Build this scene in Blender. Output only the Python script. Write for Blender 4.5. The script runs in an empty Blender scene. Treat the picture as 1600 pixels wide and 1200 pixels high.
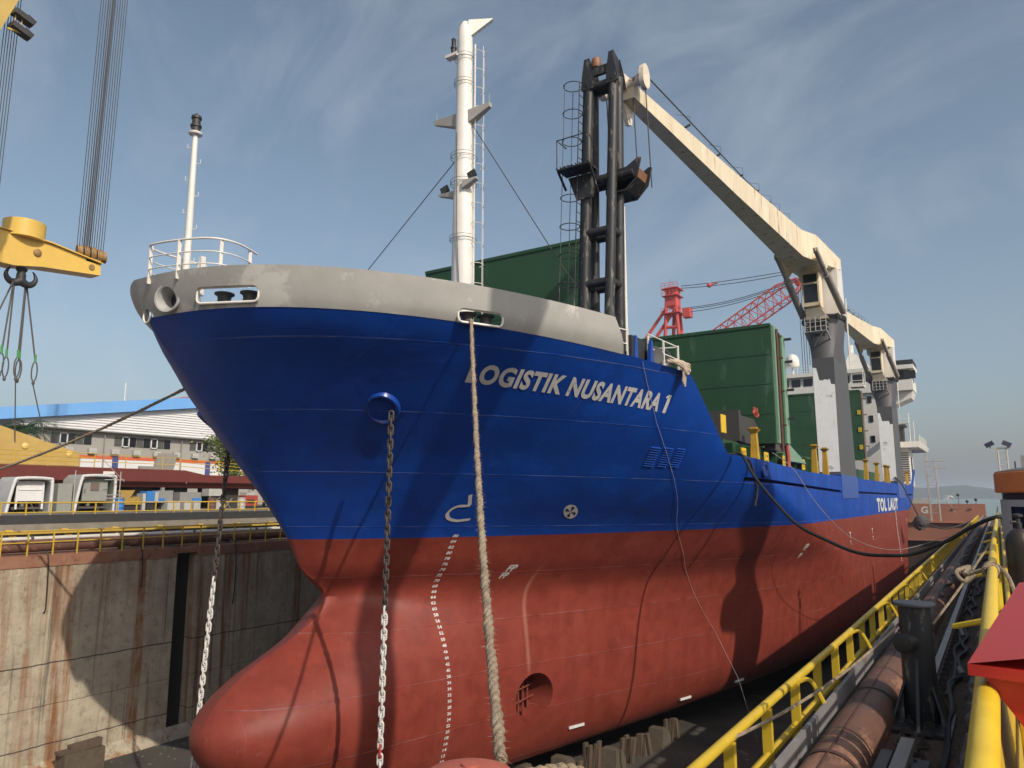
import bpy, math, random
from mathutils import Vector, Matrix
random.seed(7)
R = math.radians
scn = bpy.context.scene
COL = scn.collection

# ------------------------------------------------------------------ camera
CZ = 9.96
cd = bpy.data.cameras.new("camera"); cam = bpy.data.objects.new("camera", cd); COL.objects.link(cam)
cam.location = (0, 0, CZ)
cam.rotation_euler = (R(90 + 8.749), 0, R(33.15))
cd.sensor_width = 36; cd.lens = 36 * 1150 / 1600.0
cd.clip_start = 0.1; cd.clip_end = 12000
scn.camera = cam

# ------------------------------------------------------------------ light
SUN_EL = math.atan2(0.80, math.hypot(1, 0.42)); SUN_AZ = math.atan2(1, -0.42)   # azimuth clockwise from +Y
wd = bpy.data.worlds.new("World"); scn.world = wd; wd.use_nodes = True
nt = wd.node_tree; N = nt.nodes; L = nt.links
bg = N["Background"]; bg.inputs["Strength"].default_value = 0.138
sky = N.new("ShaderNodeTexSky"); sky.sky_type = 'NISHITA'; sky.sun_disc = False
sky.sun_elevation = SUN_EL; sky.sun_rotation = SUN_AZ
sky.altitude = 0; sky.air_density = 1.0; sky.dust_density = 3.0; sky.ozone_density = 1.6
tc = N.new("ShaderNodeTexCoord")
hs = N.new("ShaderNodeHueSaturation"); hs.inputs["Saturation"].default_value = 0.84; hs.inputs["Value"].default_value = 1.0; hs.inputs["Hue"].default_value = 0.488
L.new(sky.outputs[0], hs.inputs["Color"])
# thin cirrus, drawn on the sky by direction
mp = N.new("ShaderNodeMapping"); mp.inputs["Rotation"].default_value = (0.3, 0.5, 0.55); mp.inputs["Scale"].default_value = (1.2, 5.0, 3.4)
L.new(tc.outputs["Generated"], mp.inputs[0])
n1 = N.new("ShaderNodeTexNoise"); n1.inputs["Scale"].default_value = 1.7; n1.inputs["Detail"].default_value = 7; n1.inputs["Roughness"].default_value = 0.6; n1.inputs["Distortion"].default_value = 0.7
L.new(mp.outputs[0], n1.inputs["Vector"])
n2 = N.new("ShaderNodeTexNoise"); n2.inputs["Scale"].default_value = 2.1; n2.inputs["Detail"].default_value = 4
L.new(tc.outputs["Generated"], n2.inputs["Vector"])
mm = N.new("ShaderNodeMath"); mm.operation = 'MULTIPLY'; L.new(n1.outputs["Fac"], mm.inputs[0]); L.new(n2.outputs["Fac"], mm.inputs[1])
mr = N.new("ShaderNodeMapRange"); mr.inputs[1].default_value = 0.24; mr.inputs[2].default_value = 0.5; mr.inputs[3].default_value = 0.0; mr.inputs[4].default_value = 0.38
L.new(mm.outputs[0], mr.inputs[0])
mx = N.new("ShaderNodeMix"); mx.data_type = 'RGBA'; L.new(mr.outputs[0], mx.inputs[0]); L.new(hs.outputs[0], mx.inputs[6]); mx.inputs[7].default_value = (4.6, 5.0, 5.5, 1)
L.new(mx.outputs[2], bg.inputs["Color"])
sd = bpy.data.lights.new("sun", 'SUN'); so = bpy.data.objects.new("sun", sd); COL.objects.link(so)
sd.energy = 4.1; sd.angle = R(0.55); sd.color = (1.0, 0.90, 0.76)
so.rotation_euler = Vector((-1, 0.42, -0.80)).to_track_quat('-Z', 'Y').to_euler()
so.location = (60, -25, 60)
vs = scn.view_settings; vs.view_transform = 'Standard'; vs.look = 'None'; vs.exposure = -0.12; vs.gamma = 1.0

# ------------------------------------------------------------------ materials
MATS = {}
def mat(name, col, col2=None, scale=3.0, rough=0.55, bump=0.0, bscale=None, metal=0.0, contrast=0.5, detail=5, stretch=(1, 1, 1), spec=0.5, rust=None, rustcut=0.62, ruststretch=(1, 1, 1), rustscale=1.5):
    if name in MATS: return MATS[name]
    m = bpy.data.materials.new(name); m.use_nodes = True
    t = m.node_tree; n = t.nodes; l = t.links; p = n["Principled BSDF"]
    p.inputs["Roughness"].default_value = rough; p.inputs["Metallic"].default_value = metal
    p.inputs["Specular IOR Level"].default_value = spec
    p.inputs["Base Color"].default_value = (*col, 1)
    tcn = n.new("ShaderNodeTexCoord")
    src = None
    if col2 is not None:
        mpn = n.new("ShaderNodeMapping"); mpn.inputs["Scale"].default_value = stretch; l.new(tcn.outputs["Object"], mpn.inputs[0])
        nz = n.new("ShaderNodeTexNoise"); nz.inputs["Scale"].default_value = scale; nz.inputs["Detail"].default_value = detail; nz.inputs["Roughness"].default_value = 0.62
        l.new(mpn.outputs[0], nz.inputs["Vector"])
        rp = n.new("ShaderNodeMapRange"); rp.inputs[1].default_value = 0.5 - contrast / 2; rp.inputs[2].default_value = 0.5 + contrast / 2
        l.new(nz.outputs["Fac"], rp.inputs[0])
        mxn = n.new("ShaderNodeMix"); mxn.data_type = 'RGBA'; l.new(rp.outputs[0], mxn.inputs[0])
        mxn.inputs[6].default_value = (*col, 1); mxn.inputs[7].default_value = (*col2, 1)
        src = mxn.outputs[2]
    if rust is not None:
        mpn = n.new("ShaderNodeMapping"); mpn.inputs["Scale"].default_value = ruststretch; mpn.inputs["Location"].default_value = (3.1, 7.7, 1.3); l.new(tcn.outputs["Object"], mpn.inputs[0])
        nz = n.new("ShaderNodeTexNoise"); nz.inputs["Scale"].default_value = rustscale; nz.inputs["Detail"].default_value = 8; nz.inputs["Roughness"].default_value = 0.68
        l.new(mpn.outputs[0], nz.inputs["Vector"])
        rp = n.new("ShaderNodeMapRange"); rp.inputs[1].default_value = rustcut; rp.inputs[2].default_value = rustcut + 0.07
        l.new(nz.outputs["Fac"], rp.inputs[0])
        mxn = n.new("ShaderNodeMix"); mxn.data_type = 'RGBA'; l.new(rp.outputs[0], mxn.inputs[0])
        if src is not None: l.new(src, mxn.inputs[6])
        else: mxn.inputs[6].default_value = (*col, 1)
        mxn.inputs[7].default_value = (*rust, 1)
        src = mxn.outputs[2]
    if src is not None: l.new(src, p.inputs["Base Color"])
    if bump > 0:
        nb = n.new("ShaderNodeTexNoise"); nb.inputs["Scale"].default_value = bscale or scale * 4; nb.inputs["Detail"].default_value = 6
        l.new(tcn.outputs["Object"], nb.inputs["Vector"])
        bn = n.new("ShaderNodeBump"); bn.inputs["Strength"].default_value = bump; bn.inputs["Distance"].default_value = 0.03
        l.new(nb.outputs["Fac"], bn.inputs["Height"]); l.new(bn.outputs[0], p.inputs["Normal"])
    MATS[name] = m
    return m

# ------------------------------------------------------------------ geometry helpers
ORG = {}      # world origin of every object built here
class MB:
    def __init__(s): s.v = []; s.f = []
    def add(s, vs, fs):
        o = len(s.v); s.v += [tuple(q) for q in vs]; s.f += [tuple(i + o for i in f) for f in fs]; return s
    def hexa(s, p):   # 8 corners: bottom 4 ccw, top 4 ccw
        return s.add(p, [(3, 2, 1, 0), (4, 5, 6, 7), (0, 1, 5, 4), (1, 2, 6, 5), (2, 3, 7, 6), (3, 0, 4, 7)])
    def box(s, x0, x1, y0, y1, z0, z1):
        return s.hexa([(x0, y0, z0), (x1, y0, z0), (x1, y1, z0), (x0, y1, z0), (x0, y0, z1), (x1, y0, z1), (x1, y1, z1), (x0, y1, z1)])
    def obox(s, c, ax, ay, az):   # oriented box: centre and three half-axis vectors
        c = Vector(c); ax = Vector(ax); ay = Vector(ay); az = Vector(az)
        return s.hexa([c - ax - ay - az, c + ax - ay - az, c + ax + ay - az, c - ax + ay - az, c - ax - ay + az, c + ax - ay + az, c + ax + ay + az, c - ax + ay + az])
    def beam(s, a, b, w, h=None, up=(0, 0, 1)):
        a = Vector(a); b = Vector(b); h = h or w; d = (b - a); n = d.normalized(); u = Vector(up)
        if abs(n.dot(u)) > 0.98: u = Vector((1, 0, 0))
        sx = n.cross(u).normalized(); sz = sx.cross(n).normalized()
        return s.obox((a + b) / 2, sx * w / 2, d / 2, sz * h / 2)
    def tube(s, pts, r, n=8, closed=False, caps=True):
        pts = [Vector(p) for p in pts]; m = len(pts); rr = r if isinstance(r, (list, tuple)) else [r] * m
        tang = []
        for i in range(m):
            if closed: d = pts[(i + 1) % m] - pts[i - 1]
            else: d = pts[min(i + 1, m - 1)] - pts[max(i - 1, 0)]
            tang.append(d.normalized() if d.length > 1e-9 else Vector((0, 0, 1)))
        u = Vector((0, 0, 1)) if abs(tang[0].z) < 0.9 else Vector((1, 0, 0))
        vs = []; 
        for i in range(m):
            t = tang[i]; u = (u - t * u.dot(t)); u = u.normalized() if u.length > 1e-6 else t.orthogonal().normalized()
            w = t.cross(u)
            for k in range(n):
                a = 2 * math.pi * k / n; vs.append(pts[i] + (u * math.cos(a) + w * math.sin(a)) * rr[i])
        fs = []
        for i in range(m if closed else m - 1):
            j = (i + 1) % m
            for k in range(n):
                k2 = (k + 1) % n; fs.append((i * n + k, i * n + k2, j * n + k2, j * n + k))
        if caps and not closed:
            fs.append(tuple(range(n - 1, -1, -1))); fs.append(tuple((m - 1) * n + k for k in range(n)))
        return s.add(vs, fs)
    def rod(s, a, b, r, n=8, r2=None): return s.tube([a, b], [r, r if r2 is None else r2], n)
    def lathe(s, c, prof, n=20, axis=(0, 0, 1)):   # prof: (radius, along) pairs
        c = Vector(c); z = Vector(axis).normalized(); x = z.orthogonal().normalized(); y = z.cross(x)
        vs = []
        for r, h in prof:
            for k in range(n):
                a = 2 * math.pi * k / n; vs.append(c + z * h + (x * math.cos(a) + y * math.sin(a)) * r)
        fs = []; m = len(prof)
        for i in range(m - 1):
            for k in range(n):
                k2 = (k + 1) % n; fs.append((i * n + k, i * n + k2, (i + 1) * n + k2, (i + 1) * n + k))
        fs.append(tuple(range(n - 1, -1, -1))); fs.append(tuple((m - 1) * n + k for k in range(n)))
        return s.add(vs, fs)
    def prism(s, poly, ext):   # planar polygon (3D points) swept by a vector
        poly = [Vector(p) for p in poly]; e = Vector(ext); n = len(poly)
        return s.add(poly + [p + e for p in poly], [tuple(range(n - 1, -1, -1)), tuple(range(n, 2 * n))] + [(i, (i + 1) % n, n + (i + 1) % n, n + i) for i in range(n)])
    def ball(s, c, r, n=10, sz=1.0):
        return s.lathe(Vector(c), [(max(1e-3, r * math.sin(math.pi * i / n)), -r * sz * math.cos(math.pi * i / n)) for i in range(n + 1)], n * 2)
    def grid(s, rows):    # rows of points
        m = len(rows[0]); vs = [p for r in rows for p in r]
        return s.add(vs, [(i * m + j, i * m + j + 1, (i + 1) * m + j + 1, (i + 1) * m + j) for i in range(len(rows) - 1) for j in range(m - 1)])
    def build(s, name, m, parent=None, smooth=True, angle=38, loc=None):
        me = bpy.data.meshes.new(name)
        if parent is not None: o0 = Vector(ORG[parent.name])
        elif loc is not None: o0 = Vector(loc)
        else:
            xs = [p[0] for p in s.v]; ys = [p[1] for p in s.v]; zs = [p[2] for p in s.v]
            o0 = Vector(((min(xs) + max(xs)) / 2, (min(ys) + max(ys)) / 2, min(zs)))
        me.from_pydata([(p[0] - o0.x, p[1] - o0.y, p[2] - o0.z) for p in s.v], [], s.f)
        import bmesh
        bm = bmesh.new(); bm.from_mesh(me); bmesh.ops.recalc_face_normals(bm, faces=bm.faces); bm.to_mesh(me); bm.free()
        if smooth:
            me.polygons.foreach_set("use_smooth", [True] * len(me.polygons))
            me.set_sharp_from_angle(angle=R(angle))
        me.materials.append(m)
        o = bpy.data.objects.new(name, me); COL.objects.link(o)
        if parent is not None: o.parent = parent
        else: o.location = o0
        ORG[o.name] = tuple(o0)
        return o
def tag(o, label=None, cat=None, group=None, kind=None):
    if label: o["label"] = label
    if cat: o["category"] = cat
    if group: o["group"] = group
    if kind: o["kind"] = kind
    return o
def root(name, loc, label, cat, group=None):
    o = bpy.data.objects.new(name, None); COL.objects.link(o); o.location = loc; o.empty_display_size = 0.5
    ORG[o.name] = tuple(loc); return tag(o, label, cat, group)
def copy_thing(o, dx, label=None, parent=None):
    c = o.copy(); COL.objects.link(c); ORG[c.name] = ORG[o.name]
    if parent is not None: c.parent = parent
    else:
        c.location = Vector(o.location) + Vector(dx); ORG[c.name] = tuple(Vector(ORG[o.name]) + Vector(dx))
    if label: c["label"] = label
    for ch in list(o.children): copy_thing(ch, (0, 0, 0), None, c)
    return c
def bez(a, b, sag, n=24, r=0.0):
    a = Vector(a); b = Vector(b); out = []
    for i in range(n + 1):
        t = i / n; p = a.lerp(b, t); p.z -= sag * 4 * t * (1 - t)
        if r: p += Vector((random.uniform(-r, r), random.uniform(-r, r), random.uniform(-r, r)))
        out.append(p)
    return out
def smooth_path(pts, k=6):
    pts = [Vector(p) for p in pts]; out = []
    for i in range(len(pts) - 1):
        p0 = pts[max(i - 1, 0)]; p1 = pts[i]; p2 = pts[i + 1]; p3 = pts[min(i + 2, len(pts) - 1)]
        for j in range(k):
            t = j / k
            out.append(0.5 * ((2 * p1) + (p2 - p0) * t + (2 * p0 - 5 * p1 + 4 * p2 - p3) * t * t + (3 * p1 - p0 - 3 * p2 + p3) * t ** 3))
    out.append(pts[-1]); return out
def boolean(o, cutters):
    for c in cutters:
        md = o.modifiers.new("cut", 'BOOLEAN'); md.object = c; md.operation = 'DIFFERENCE'; md.solver = 'EXACT'; md.use_self = True
    bpy.context.view_layer.update()
    me = bpy.data.meshes.new_from_object(o.evaluated_get(bpy.context.evaluated_depsgraph_get()))
    me.name = o.data.name; o.modifiers.clear(); o.data = me
    for c in cutters: bpy.data.objects.remove(c, do_unlink=True)
    me.polygons.foreach_set("use_smooth", [True] * len(me.polygons)); me.set_sharp_from_angle(angle=R(38))

white = mat("white_paint", (0.72, 0.70, 0.65), (0.62, 0.59, 0.53), 1.2, 0.5, rust=(0.22, 0.10, 0.04), rustcut=0.70)
cream = mat("cream_paint", (0.76, 0.68, 0.52), (0.60, 0.49, 0.32), 1.1, 0.55, rust=(0.32, 0.17, 0.06), rustcut=0.58, ruststretch=(1, 1.6, 0.16), rustscale=2.0, stretch=(1, 1.4, .35))
grayp = mat("gray_paint", (0.15, 0.15, 0.155), (0.12, 0.12, 0.125), 0.8, 0.6)
dark = mat("dark_steel", (0.02, 0.02, 0.022), (0.035, 0.033, 0.03), 4, 0.55)
blackp = mat("black_paint", (0.016, 0.016, 0.018), (0.03, 0.03, 0.03), 3, 0.5, rust=(0.17, 0.145, 0.12), rustcut=0.57, ruststretch=(1, 1, 0.30), rustscale=6)
yellow = mat("yellow_paint", (0.62, 0.43, 0.03), (0.50, 0.34, 0.025), 3, 0.45, rust=(0.16, 0.08, 0.03), rustcut=0.68, rustscale=4)
yellow2 = mat("crane_yellow", (0.72, 0.47, 0.09), (0.62, 0.40, 0.08), 0.9, 0.5, rust=(0.22, 0.12, 0.04), rustcut=0.70, rustscale=2)
green = mat("green_paint", (0.017, 0.072, 0.027), (0.010, 0.046, 0.018), 0.6, 0.6, bump=0.25, bscale=1.2, stretch=(1, 1, .3), rust=(0.045, 0.105, 0.06), rustcut=0.58, ruststretch=(1, 1, .2), rustscale=1.1)
lgreen = mat("pale_green", (0.18, 0.30, 0.20), (0.14, 0.25, 0.17), 2, 0.6)
redoxide = mat("red_oxide", (0.20, 0.045, 0.03), (0.15, 0.035, 0.025), 1.0, 0.6)
glass = mat("dark_glass", (0.012, 0.014, 0.018), None, rough=0.12)
steel = mat("bare_steel", (0.11, 0.10, 0.095), (0.06, 0.05, 0.045), 6, 0.5, metal=0.0)
ropem = mat("hemp_rope", (0.40, 0.32, 0.225), (0.21, 0.155, 0.105), 9, 0.95, bump=0.9, bscale=70, contrast=.35)
wirem = mat("wire_rope", (0.03, 0.028, 0.028), None, rough=0.6)
blackr = mat("black_rubber", (0.012, 0.012, 0.012), (0.02, 0.02, 0.02), 10, 0.6)
letter = mat("white_lettering", (0.66, 0.65, 0.62), (0.50, 0.49, 0.48), 3, 0.55, rust=(0.30, 0.32, 0.38), rustcut=0.60, rustscale=5)
# ------------------------------------------------------------------ the ship's hull shape
def herm(t):
    n = len(t); xs = [a for a, _ in t]; ys = [c for _, c in t]
    d = [(ys[i + 1] - ys[i]) / (xs[i + 1] - xs[i]) for i in range(n - 1)]
    m = [d[0]] + [0 if d[i - 1] * d[i] <= 0 else 2 * d[i - 1] * d[i] / (d[i - 1] + d[i]) for i in range(1, n - 1)] + [d[-1]]
    def f(x):
        if x <= xs[0]: return ys[0]
        if x >= xs[-1]: return ys[-1]
        i = 0
        while xs[i + 1] < x: i += 1
        h = xs[i + 1] - xs[i]; u = (x - xs[i]) / h
        return (2 * u ** 3 - 3 * u * u + 1) * ys[i] + (u ** 3 - 2 * u * u + u) * h * m[i] + (3 * u * u - 2 * u ** 3) * ys[i + 1] + (u ** 3 - u * u) * h * m[i + 1]
    return f
XC = -19.6
STEM = herm([(0, 19.2), (5.5, 19.1), (6.3, 18.85), (7.0, 18.0), (7.5, 17.3), (8.6, 16.65), (10, 15.6), (12, 13.85), (13.5, 12.55), (14.9, 11.3), (16.2, 10.75)])
LEN = herm([(0, 38), (4, 36), (6.5, 31), (8.6, 25), (10.0, 20.5), (11.3, 18), (12.5, 16.5), (14.0, 15), (15, 14), (16.2, 14)])
PP = herm([(0, 1.5), (8.6, 1.4), (11, 1.5), (13, 1.5), (15, 1.5), (16.2, 1.5)])
QQ = herm([(0, 1.25), (6, 1.3), (8.6, 1.4), (11, 1.5), (13, 1.9), (15, 2.4), (16.2, 2.4)])
BM = herm([(0, 8.8), (.3, 9.7), (.8, 10.4), (1.5, 10.9), (2.5, 11.15), (3.5, 11.2), (16.2, 11.2)])
BTOP = herm([(13.7, 0.0), (13.85, .48), (14.2, .95), (14.8, 1.42), (15.6, 1.86), (16.5, 2.24), (17.3, 2.62), (17.9, 3.0), (18.4, 3.45), (19, 4.0), (21, 4.6), (25, 4.9)])
BW = herm([(13.7, 0.0), (13.85, .6), (14.2, 1.12), (14.8, 1.6), (15.5, 1.98), (16.5, 2.32), (17.5, 2.56), (18.5, 2.74), (19.5, 2.9), (21, 3.05), (25, 3.1)])
SQ = herm([(0, 1.3), (13, 1.3), (14.3, 1.16), (15.0, 1.05), (15.3, 1.08), (15.7, 1.27), (16.2, 1.3)])
ZB = 3.0
def bulb(Y, z):
    if Y <= 13.7: return 0.
    u = (z - ZB) / BTOP(Y)
    return BW(Y) * (1 - u * u) ** (.5 + .35 * max(0, u)) if abs(u) < 1 else 0.
def front0(z):
    s = STEM(z); a = abs(z - ZB)
    if a < 4.5:
        lo, hi = 13.7, 25.
        for _ in range(40):
            m = (lo + hi) / 2
            if BTOP(m) > a: hi = m
            else: lo = m
        h = max(.7 - abs(s - hi), 0) / .7; s = min(s, hi) - h * h * .175
    return s
OFFS = [(-.36, .07), (-.26, .12), (-.13, .2), (0, .22), (.13, .2), (.26, .12), (.36, .07)]
def wneck(z): return max(0., min(1., (z - 5.5) / .6, (7.7 - z) / .6))
def front(z):          # the neck between stem and bulb is rounded off
    w = wneck(z)
    return front0(z) if w == 0 else sum(k * front0(z + o * w) for o, k in OFFS) - .05 * w
def stern(z): return 113.0 + max(0, z - 8.6) * 2.2 - max(0, 6 - z) * 0.6
def hb(Y, z, stb=False):
    w = wneck(z) if Y < 26 else 0
    return hb0(Y, z, stb) if w == 0 else sum(k * hb0(Y, z + o * w, stb) for o, k in OFFS)
def hb0(Y, z, stb=False):     # half-breadth at station Y, height z
    s = STEM(z); bm = 0.
    if Y > s:
        u = min(1, (Y - s) / LEN(z)); q = QQ(z)
        if stb: q = min(q, SQ(z))
        bm = (1 - (1 - u) ** PP(z)) ** (1 / q) * BM(z)
    bb = bulb(Y, z)
    v = (bm ** 2.4 + bb ** 2.4) ** (1 / 2.4)
    if Y > 84:
        t = (Y - 84) / (stern(z) - 84); z0 = max(0., (10 - z) / 10)
        v *= 1 - min(.97, 0.16 * t ** 3 + 1.3 * z0 ** 1.6 * t ** 2.0)
    return v
def zdeck(Y): return 14.93 - .053 * (Y - 11.3)
def ztop(Y):                 # top edge of the blue shell
    if Y < 24.7: return zdeck(Y)
    z1 = zdeck(24.7)
    if Y < 29.0: return z1 + (11.65 - z1) * (Y - 24.7) / 4.3
    if Y < 42: return 11.65 - .35 * (Y - 29.0) / 13
    if Y < 104: return 11.3
    if Y < 106: return 11.3 + (Y - 104) / 2 * 2.2
    return 13.5
def hx(Y, z): return XC + hb(Y, z)
def hp(Y, z, off=0.0):       # point on the port shell, moved out along the normal
    e = 0.05; p = Vector((hx(Y, z), Y, z))
    a = Vector((hx(Y + e, z) - p.x, e, 0)); c = Vector((hx(Y, z + e) - p.x, 0, e))
    n = a.cross(c).normalized()
    if n.x < 0: n = -n
    return p + n * off, n

# hull paint: red up to the load line, blue above, weld seams, dust
def hull_material():
    m = bpy.data.materials.new("hull_paint"); m.use_nodes = True
    t = m.node_tree; n = t.nodes; l = t.links; p = n["Principled BSDF"]
    tcn = n.new("ShaderNodeTexCoord"); sp = n.new("ShaderNodeSeparateXYZ"); l.new(tcn.outputs["Object"], sp.inputs[0])
    def M(op, a, b=None, c=None):
        q = n.new("ShaderNodeMath"); q.operation = op
        for i, v in enumerate((a, b, c)):
            if v is None: continue
            if isinstance(v, (int, float)): q.inputs[i].default_value = v
            else: l.new(v, q.inputs[i])
        return q.outputs[0]
    def noise(scale, det=5, st=None, rough=0.6):
        q = n.new("ShaderNodeTexNoise"); q.inputs["Scale"].default_value = scale; q.inputs["Detail"].default_value = det; q.inputs["Roughness"].default_value = rough
        if st:
            w = n.new("ShaderNodeMapping"); w.inputs["Scale"].default_value = st; l.new(tcn.outputs["Object"], w.inputs[0]); l.new(w.outputs[0], q.inputs["Vector"])
        else: l.new(tcn.outputs["Object"], q.inputs["Vector"])
        return q.outputs["Fac"]
    def mix(f, a, b):
        q = n.new("ShaderNodeMix"); q.data_type = 'RGBA'
        if isinstance(f, float): q.inputs[0].default_value = f
        else: l.new(f, q.inputs[0])
        for i, v in ((6, a), (7, b)):
            if isinstance(v, tuple): q.inputs[i].default_value = (*v, 1)
            else: l.new(v, q.inputs[i])
        return q.outputs[2]
    def step(x, a, b, lo=0.0, hi=1.0):
        q = n.new("ShaderNodeMapRange"); l.new(x, q.inputs[0]); q.inputs[1].default_value = a; q.inputs[2].default_value = b; q.inputs[3].default_value = lo; q.inputs[4].default_value = hi
        return q.outputs[0]
    Y = sp.outputs["Y"]; Z = sp.outputs["Z"]
    big = noise(0.35, 4); med = noise(1.6, 6); streak = noise(1.1, 5, (1, 1, 0.12)); fine = noise(14, 4)
    blue = mix(step(big, .3, .7), (0.002, 0.042, 0.270), (0.003, 0.056, 0.340))
    blue = mix(step(streak, .50, .75, 0, .55), blue, (0.008, 0.040, 0.20))
    blue = mix(step(noise(.55, 3, (1, 1, 1.6), .5), .56, .575, 0, .30), blue, (0.005, 0.075, 0.42))
    blue = mix(step(noise(5.5, 6, (1, .5, 2.2), .75), .66, .74, 0, .5), blue, (0.06, 0.10, 0.26))
    red = mix(step(med, .3, .7), (0.165, 0.029, 0.019), (0.215, 0.040, 0.025))
    red = mix(step(streak, .5, .8, 0, .45), red, (0.26, 0.062, 0.045))
    red = mix(step(noise(3.5, 7, None, .75), .60, .72, 0, .45), red, (0.28, 0.105, 0.08))
    red = mix(step(noise(.6, 3, (1, 1, 1.8), .5), .55, .565, 0, .35), red, (0.245, 0.046, 0.028))
    red = mix(step(noise(1.5, 7, (1, 1, .22), .7), .60, .70, 0, .5), red, (0.11, 0.022, 0.016))
    wipe = M('MULTIPLY', step(M('ABSOLUTE', M('SUBTRACT', M('ADD', Y, M('MULTIPLY', Z, .03)), 24.75), 0.0), .02, .12, 1, 0), M('MULTIPLY', step(Z, 3.3, 3.8), step(Z, 6.6, 7.6, 1, 0)))
    red = mix(M('MULTIPLY', wipe, .30), red, (.50, .26, .21))
    edge = M('ADD', Z, M('MULTIPLY', M('SUBTRACT', fine, 0.5), 0.02))
    isblue = step(edge, 8.595, 8.605)
    col = mix(isblue, red, blue)
    # seams: strakes run fore and aft with a little sheer, butts every 6.3 m
    zz = M('ADD', Z, M('MULTIPLY', Y, 0.012))
    def line(x, period, off, w):
        f = M('ABSOLUTE', M('SUBTRACT', M('FRACT', M('DIVIDE', M('ADD', x, off), period)), 0.5))
        return M('MULTIPLY', step(M('MULTIPLY', f, period), w * 0.3, w, 1.0, 0.0), 1.0)
    s1 = line(zz, 1.72, 0.25, 0.022); s2 = line(Y, 6.3, 1.4, 0.02)
    seam = M('MAXIMUM', s1, M('MULTIPLY', s2, 0.25))
    sb = M('MULTIPLY', seam, step(noise(0.8, 3), .42, .58))
    col = mix(M('MULTIPLY', sb, M('ADD', .14, M('MULTIPLY', isblue, .10))), col, (0.30, 0.33, 0.42))
    l.new(col, p.inputs["Base Color"])
    l.new(step(med, .2, .8, .42, .62), p.inputs["Roughness"])
    p.inputs["Specular IOR Level"].default_value = 0.28
    bn = n.new("ShaderNodeBump"); bn.inputs["Strength"].default_value = 0.5; bn.inputs["Distance"].default_value = 0.06
    fr = M('MULTIPLY', M('SINE', M('MULTIPLY', Y, 9.0)), .045)
    hgt = M('ADD', M('ADD', M('MULTIPLY', seam, 0.25), M('ADD', M('MULTIPLY', big, 1.6), M('MULTIPLY', noise(1.1, 2), .45))), M('ADD', fr, M('MULTIPLY', fine, 0.06)))
    l.new(hgt, bn.inputs["Height"]); l.new(bn.outputs[0], p.inputs["Normal"])
    return m
HULL = hull_material()
gbul = mat("bulwark_primer", (0.42, 0.41, 0.385), (0.32, 0.31, 0.29), 0.7, 0.6, bump=0.1, bscale=3, rust=(0.52, 0.505, 0.47), rustcut=0.54, rustscale=0.6)

ship = root("cargo_ship", (0, 0, 0), "blue and red cargo ship with white foremast and cream deck cranes in the dry dock", "ship")
def hull_mesh():
    zl = [0, .12, .3, .55, .8, 1.1, 1.5, 2.0] + [2.0 + .2 * i for i in range(1, 46)]
    NU = 14; ts = []
    NC = 170
    ts = [((k / NC) ** 2.1) for k in range(NC + 1)]
    rows = []
    for side in (0, 1):
        g = []
        for iz in range(len(zl) + NU):
            r = []
            for t in ts:
                if iz < len(zl): z = zl[iz]; Y = front(z) + t * (stern(z) - front(z))
                else:
                    z = 11.0
                    k = (iz - len(zl) + 1) / NU
                    for _ in range(25):
                        Y = front(z) + t * (stern(z) - front(z)); zn = 11.0 + k * (ztop(Y) - 11.0); z = z * .4 + zn * .6
                    Y = front(z) + t * (stern(z) - front(z))
                w = hb(Y, z, side == 1) if t > 0 else 0.0
                r.append((XC + (w if side == 0 else -w), Y, z))
            g.append(r)
        rows.append(g)
    mb = MB(); NR = len(zl) + NU; W = NC + 1
    vs = [p for r in rows[0] for p in r]
    idx = [[i * W + j for j in range(W)] for i in range(NR)]
    jdx = []
    for i in range(NR):
        q = [idx[i][0]]
        for j in range(1, W): q.append(len(vs)); vs.append(rows[1][i][j])
        jdx.append(q)
    fs = []
    for i in range(NR - 1):
        for j in range(W - 1):
            fs.append((idx[i][j], idx[i][j + 1], idx[i + 1][j + 1], idx[i + 1][j]))
            fs.append((jdx[i][j + 1], jdx[i][j], jdx[i + 1][j], jdx[i + 1][j + 1]))
        fs.append((idx[i][W - 1], jdx[i][W - 1], jdx[i + 1][W - 1], idx[i + 1][W - 1]))
    for i in (0, NR - 1):
        for j in range(W - 1):
            if j == 0: fs.append((idx[i][0], idx[i][1], jdx[i][1]))
            else: fs.append((idx[i][j], idx[i][j + 1], jdx[i][j + 1], jdx[i][j]))
    mb.v = vs; mb.f = fs
    return mb
hull = hull_mesh().build("hull", HULL, ship, angle=42)
THR = Vector((hx(24.95, 2.5), 24.95, 2.5))
cut = []
c = MB().lathe((-19.0, 24.95, 2.5), [(0.88, 0), (0.88, 8)], 40, (1, 0, 0)).build("cut", HULL); cut.append(c)
def slot(y0, y1, z0, z1, depth=0.5):
    p, n = hp((y0 + y1) / 2, z0); q = MB()
    a0, _ = hp(y0, z0); a1, _ = hp(y1, z1)
    h = 0.075
    q.hexa([a0 + Vector((-depth, 0, -h)), a0 + Vector((.4, 0, -h)), a1 + Vector((.4, 0, -h)), a1 + Vector((-depth, 0, -h)),
            a0 + Vector((-depth, 0, h)), a0 + Vector((.4, 0, h)), a1 + Vector((.4, 0, h)), a1 + Vector((-depth, 0, h))])
    return q.build("cut", HULL)
cut += [slot(31.2, 51.6, 10.72, 10.32), slot(58.6, 83.0, 10.3, 10.25), slot(90, 102, 10.25, 10.25)]
boolean(hull, cut)

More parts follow.
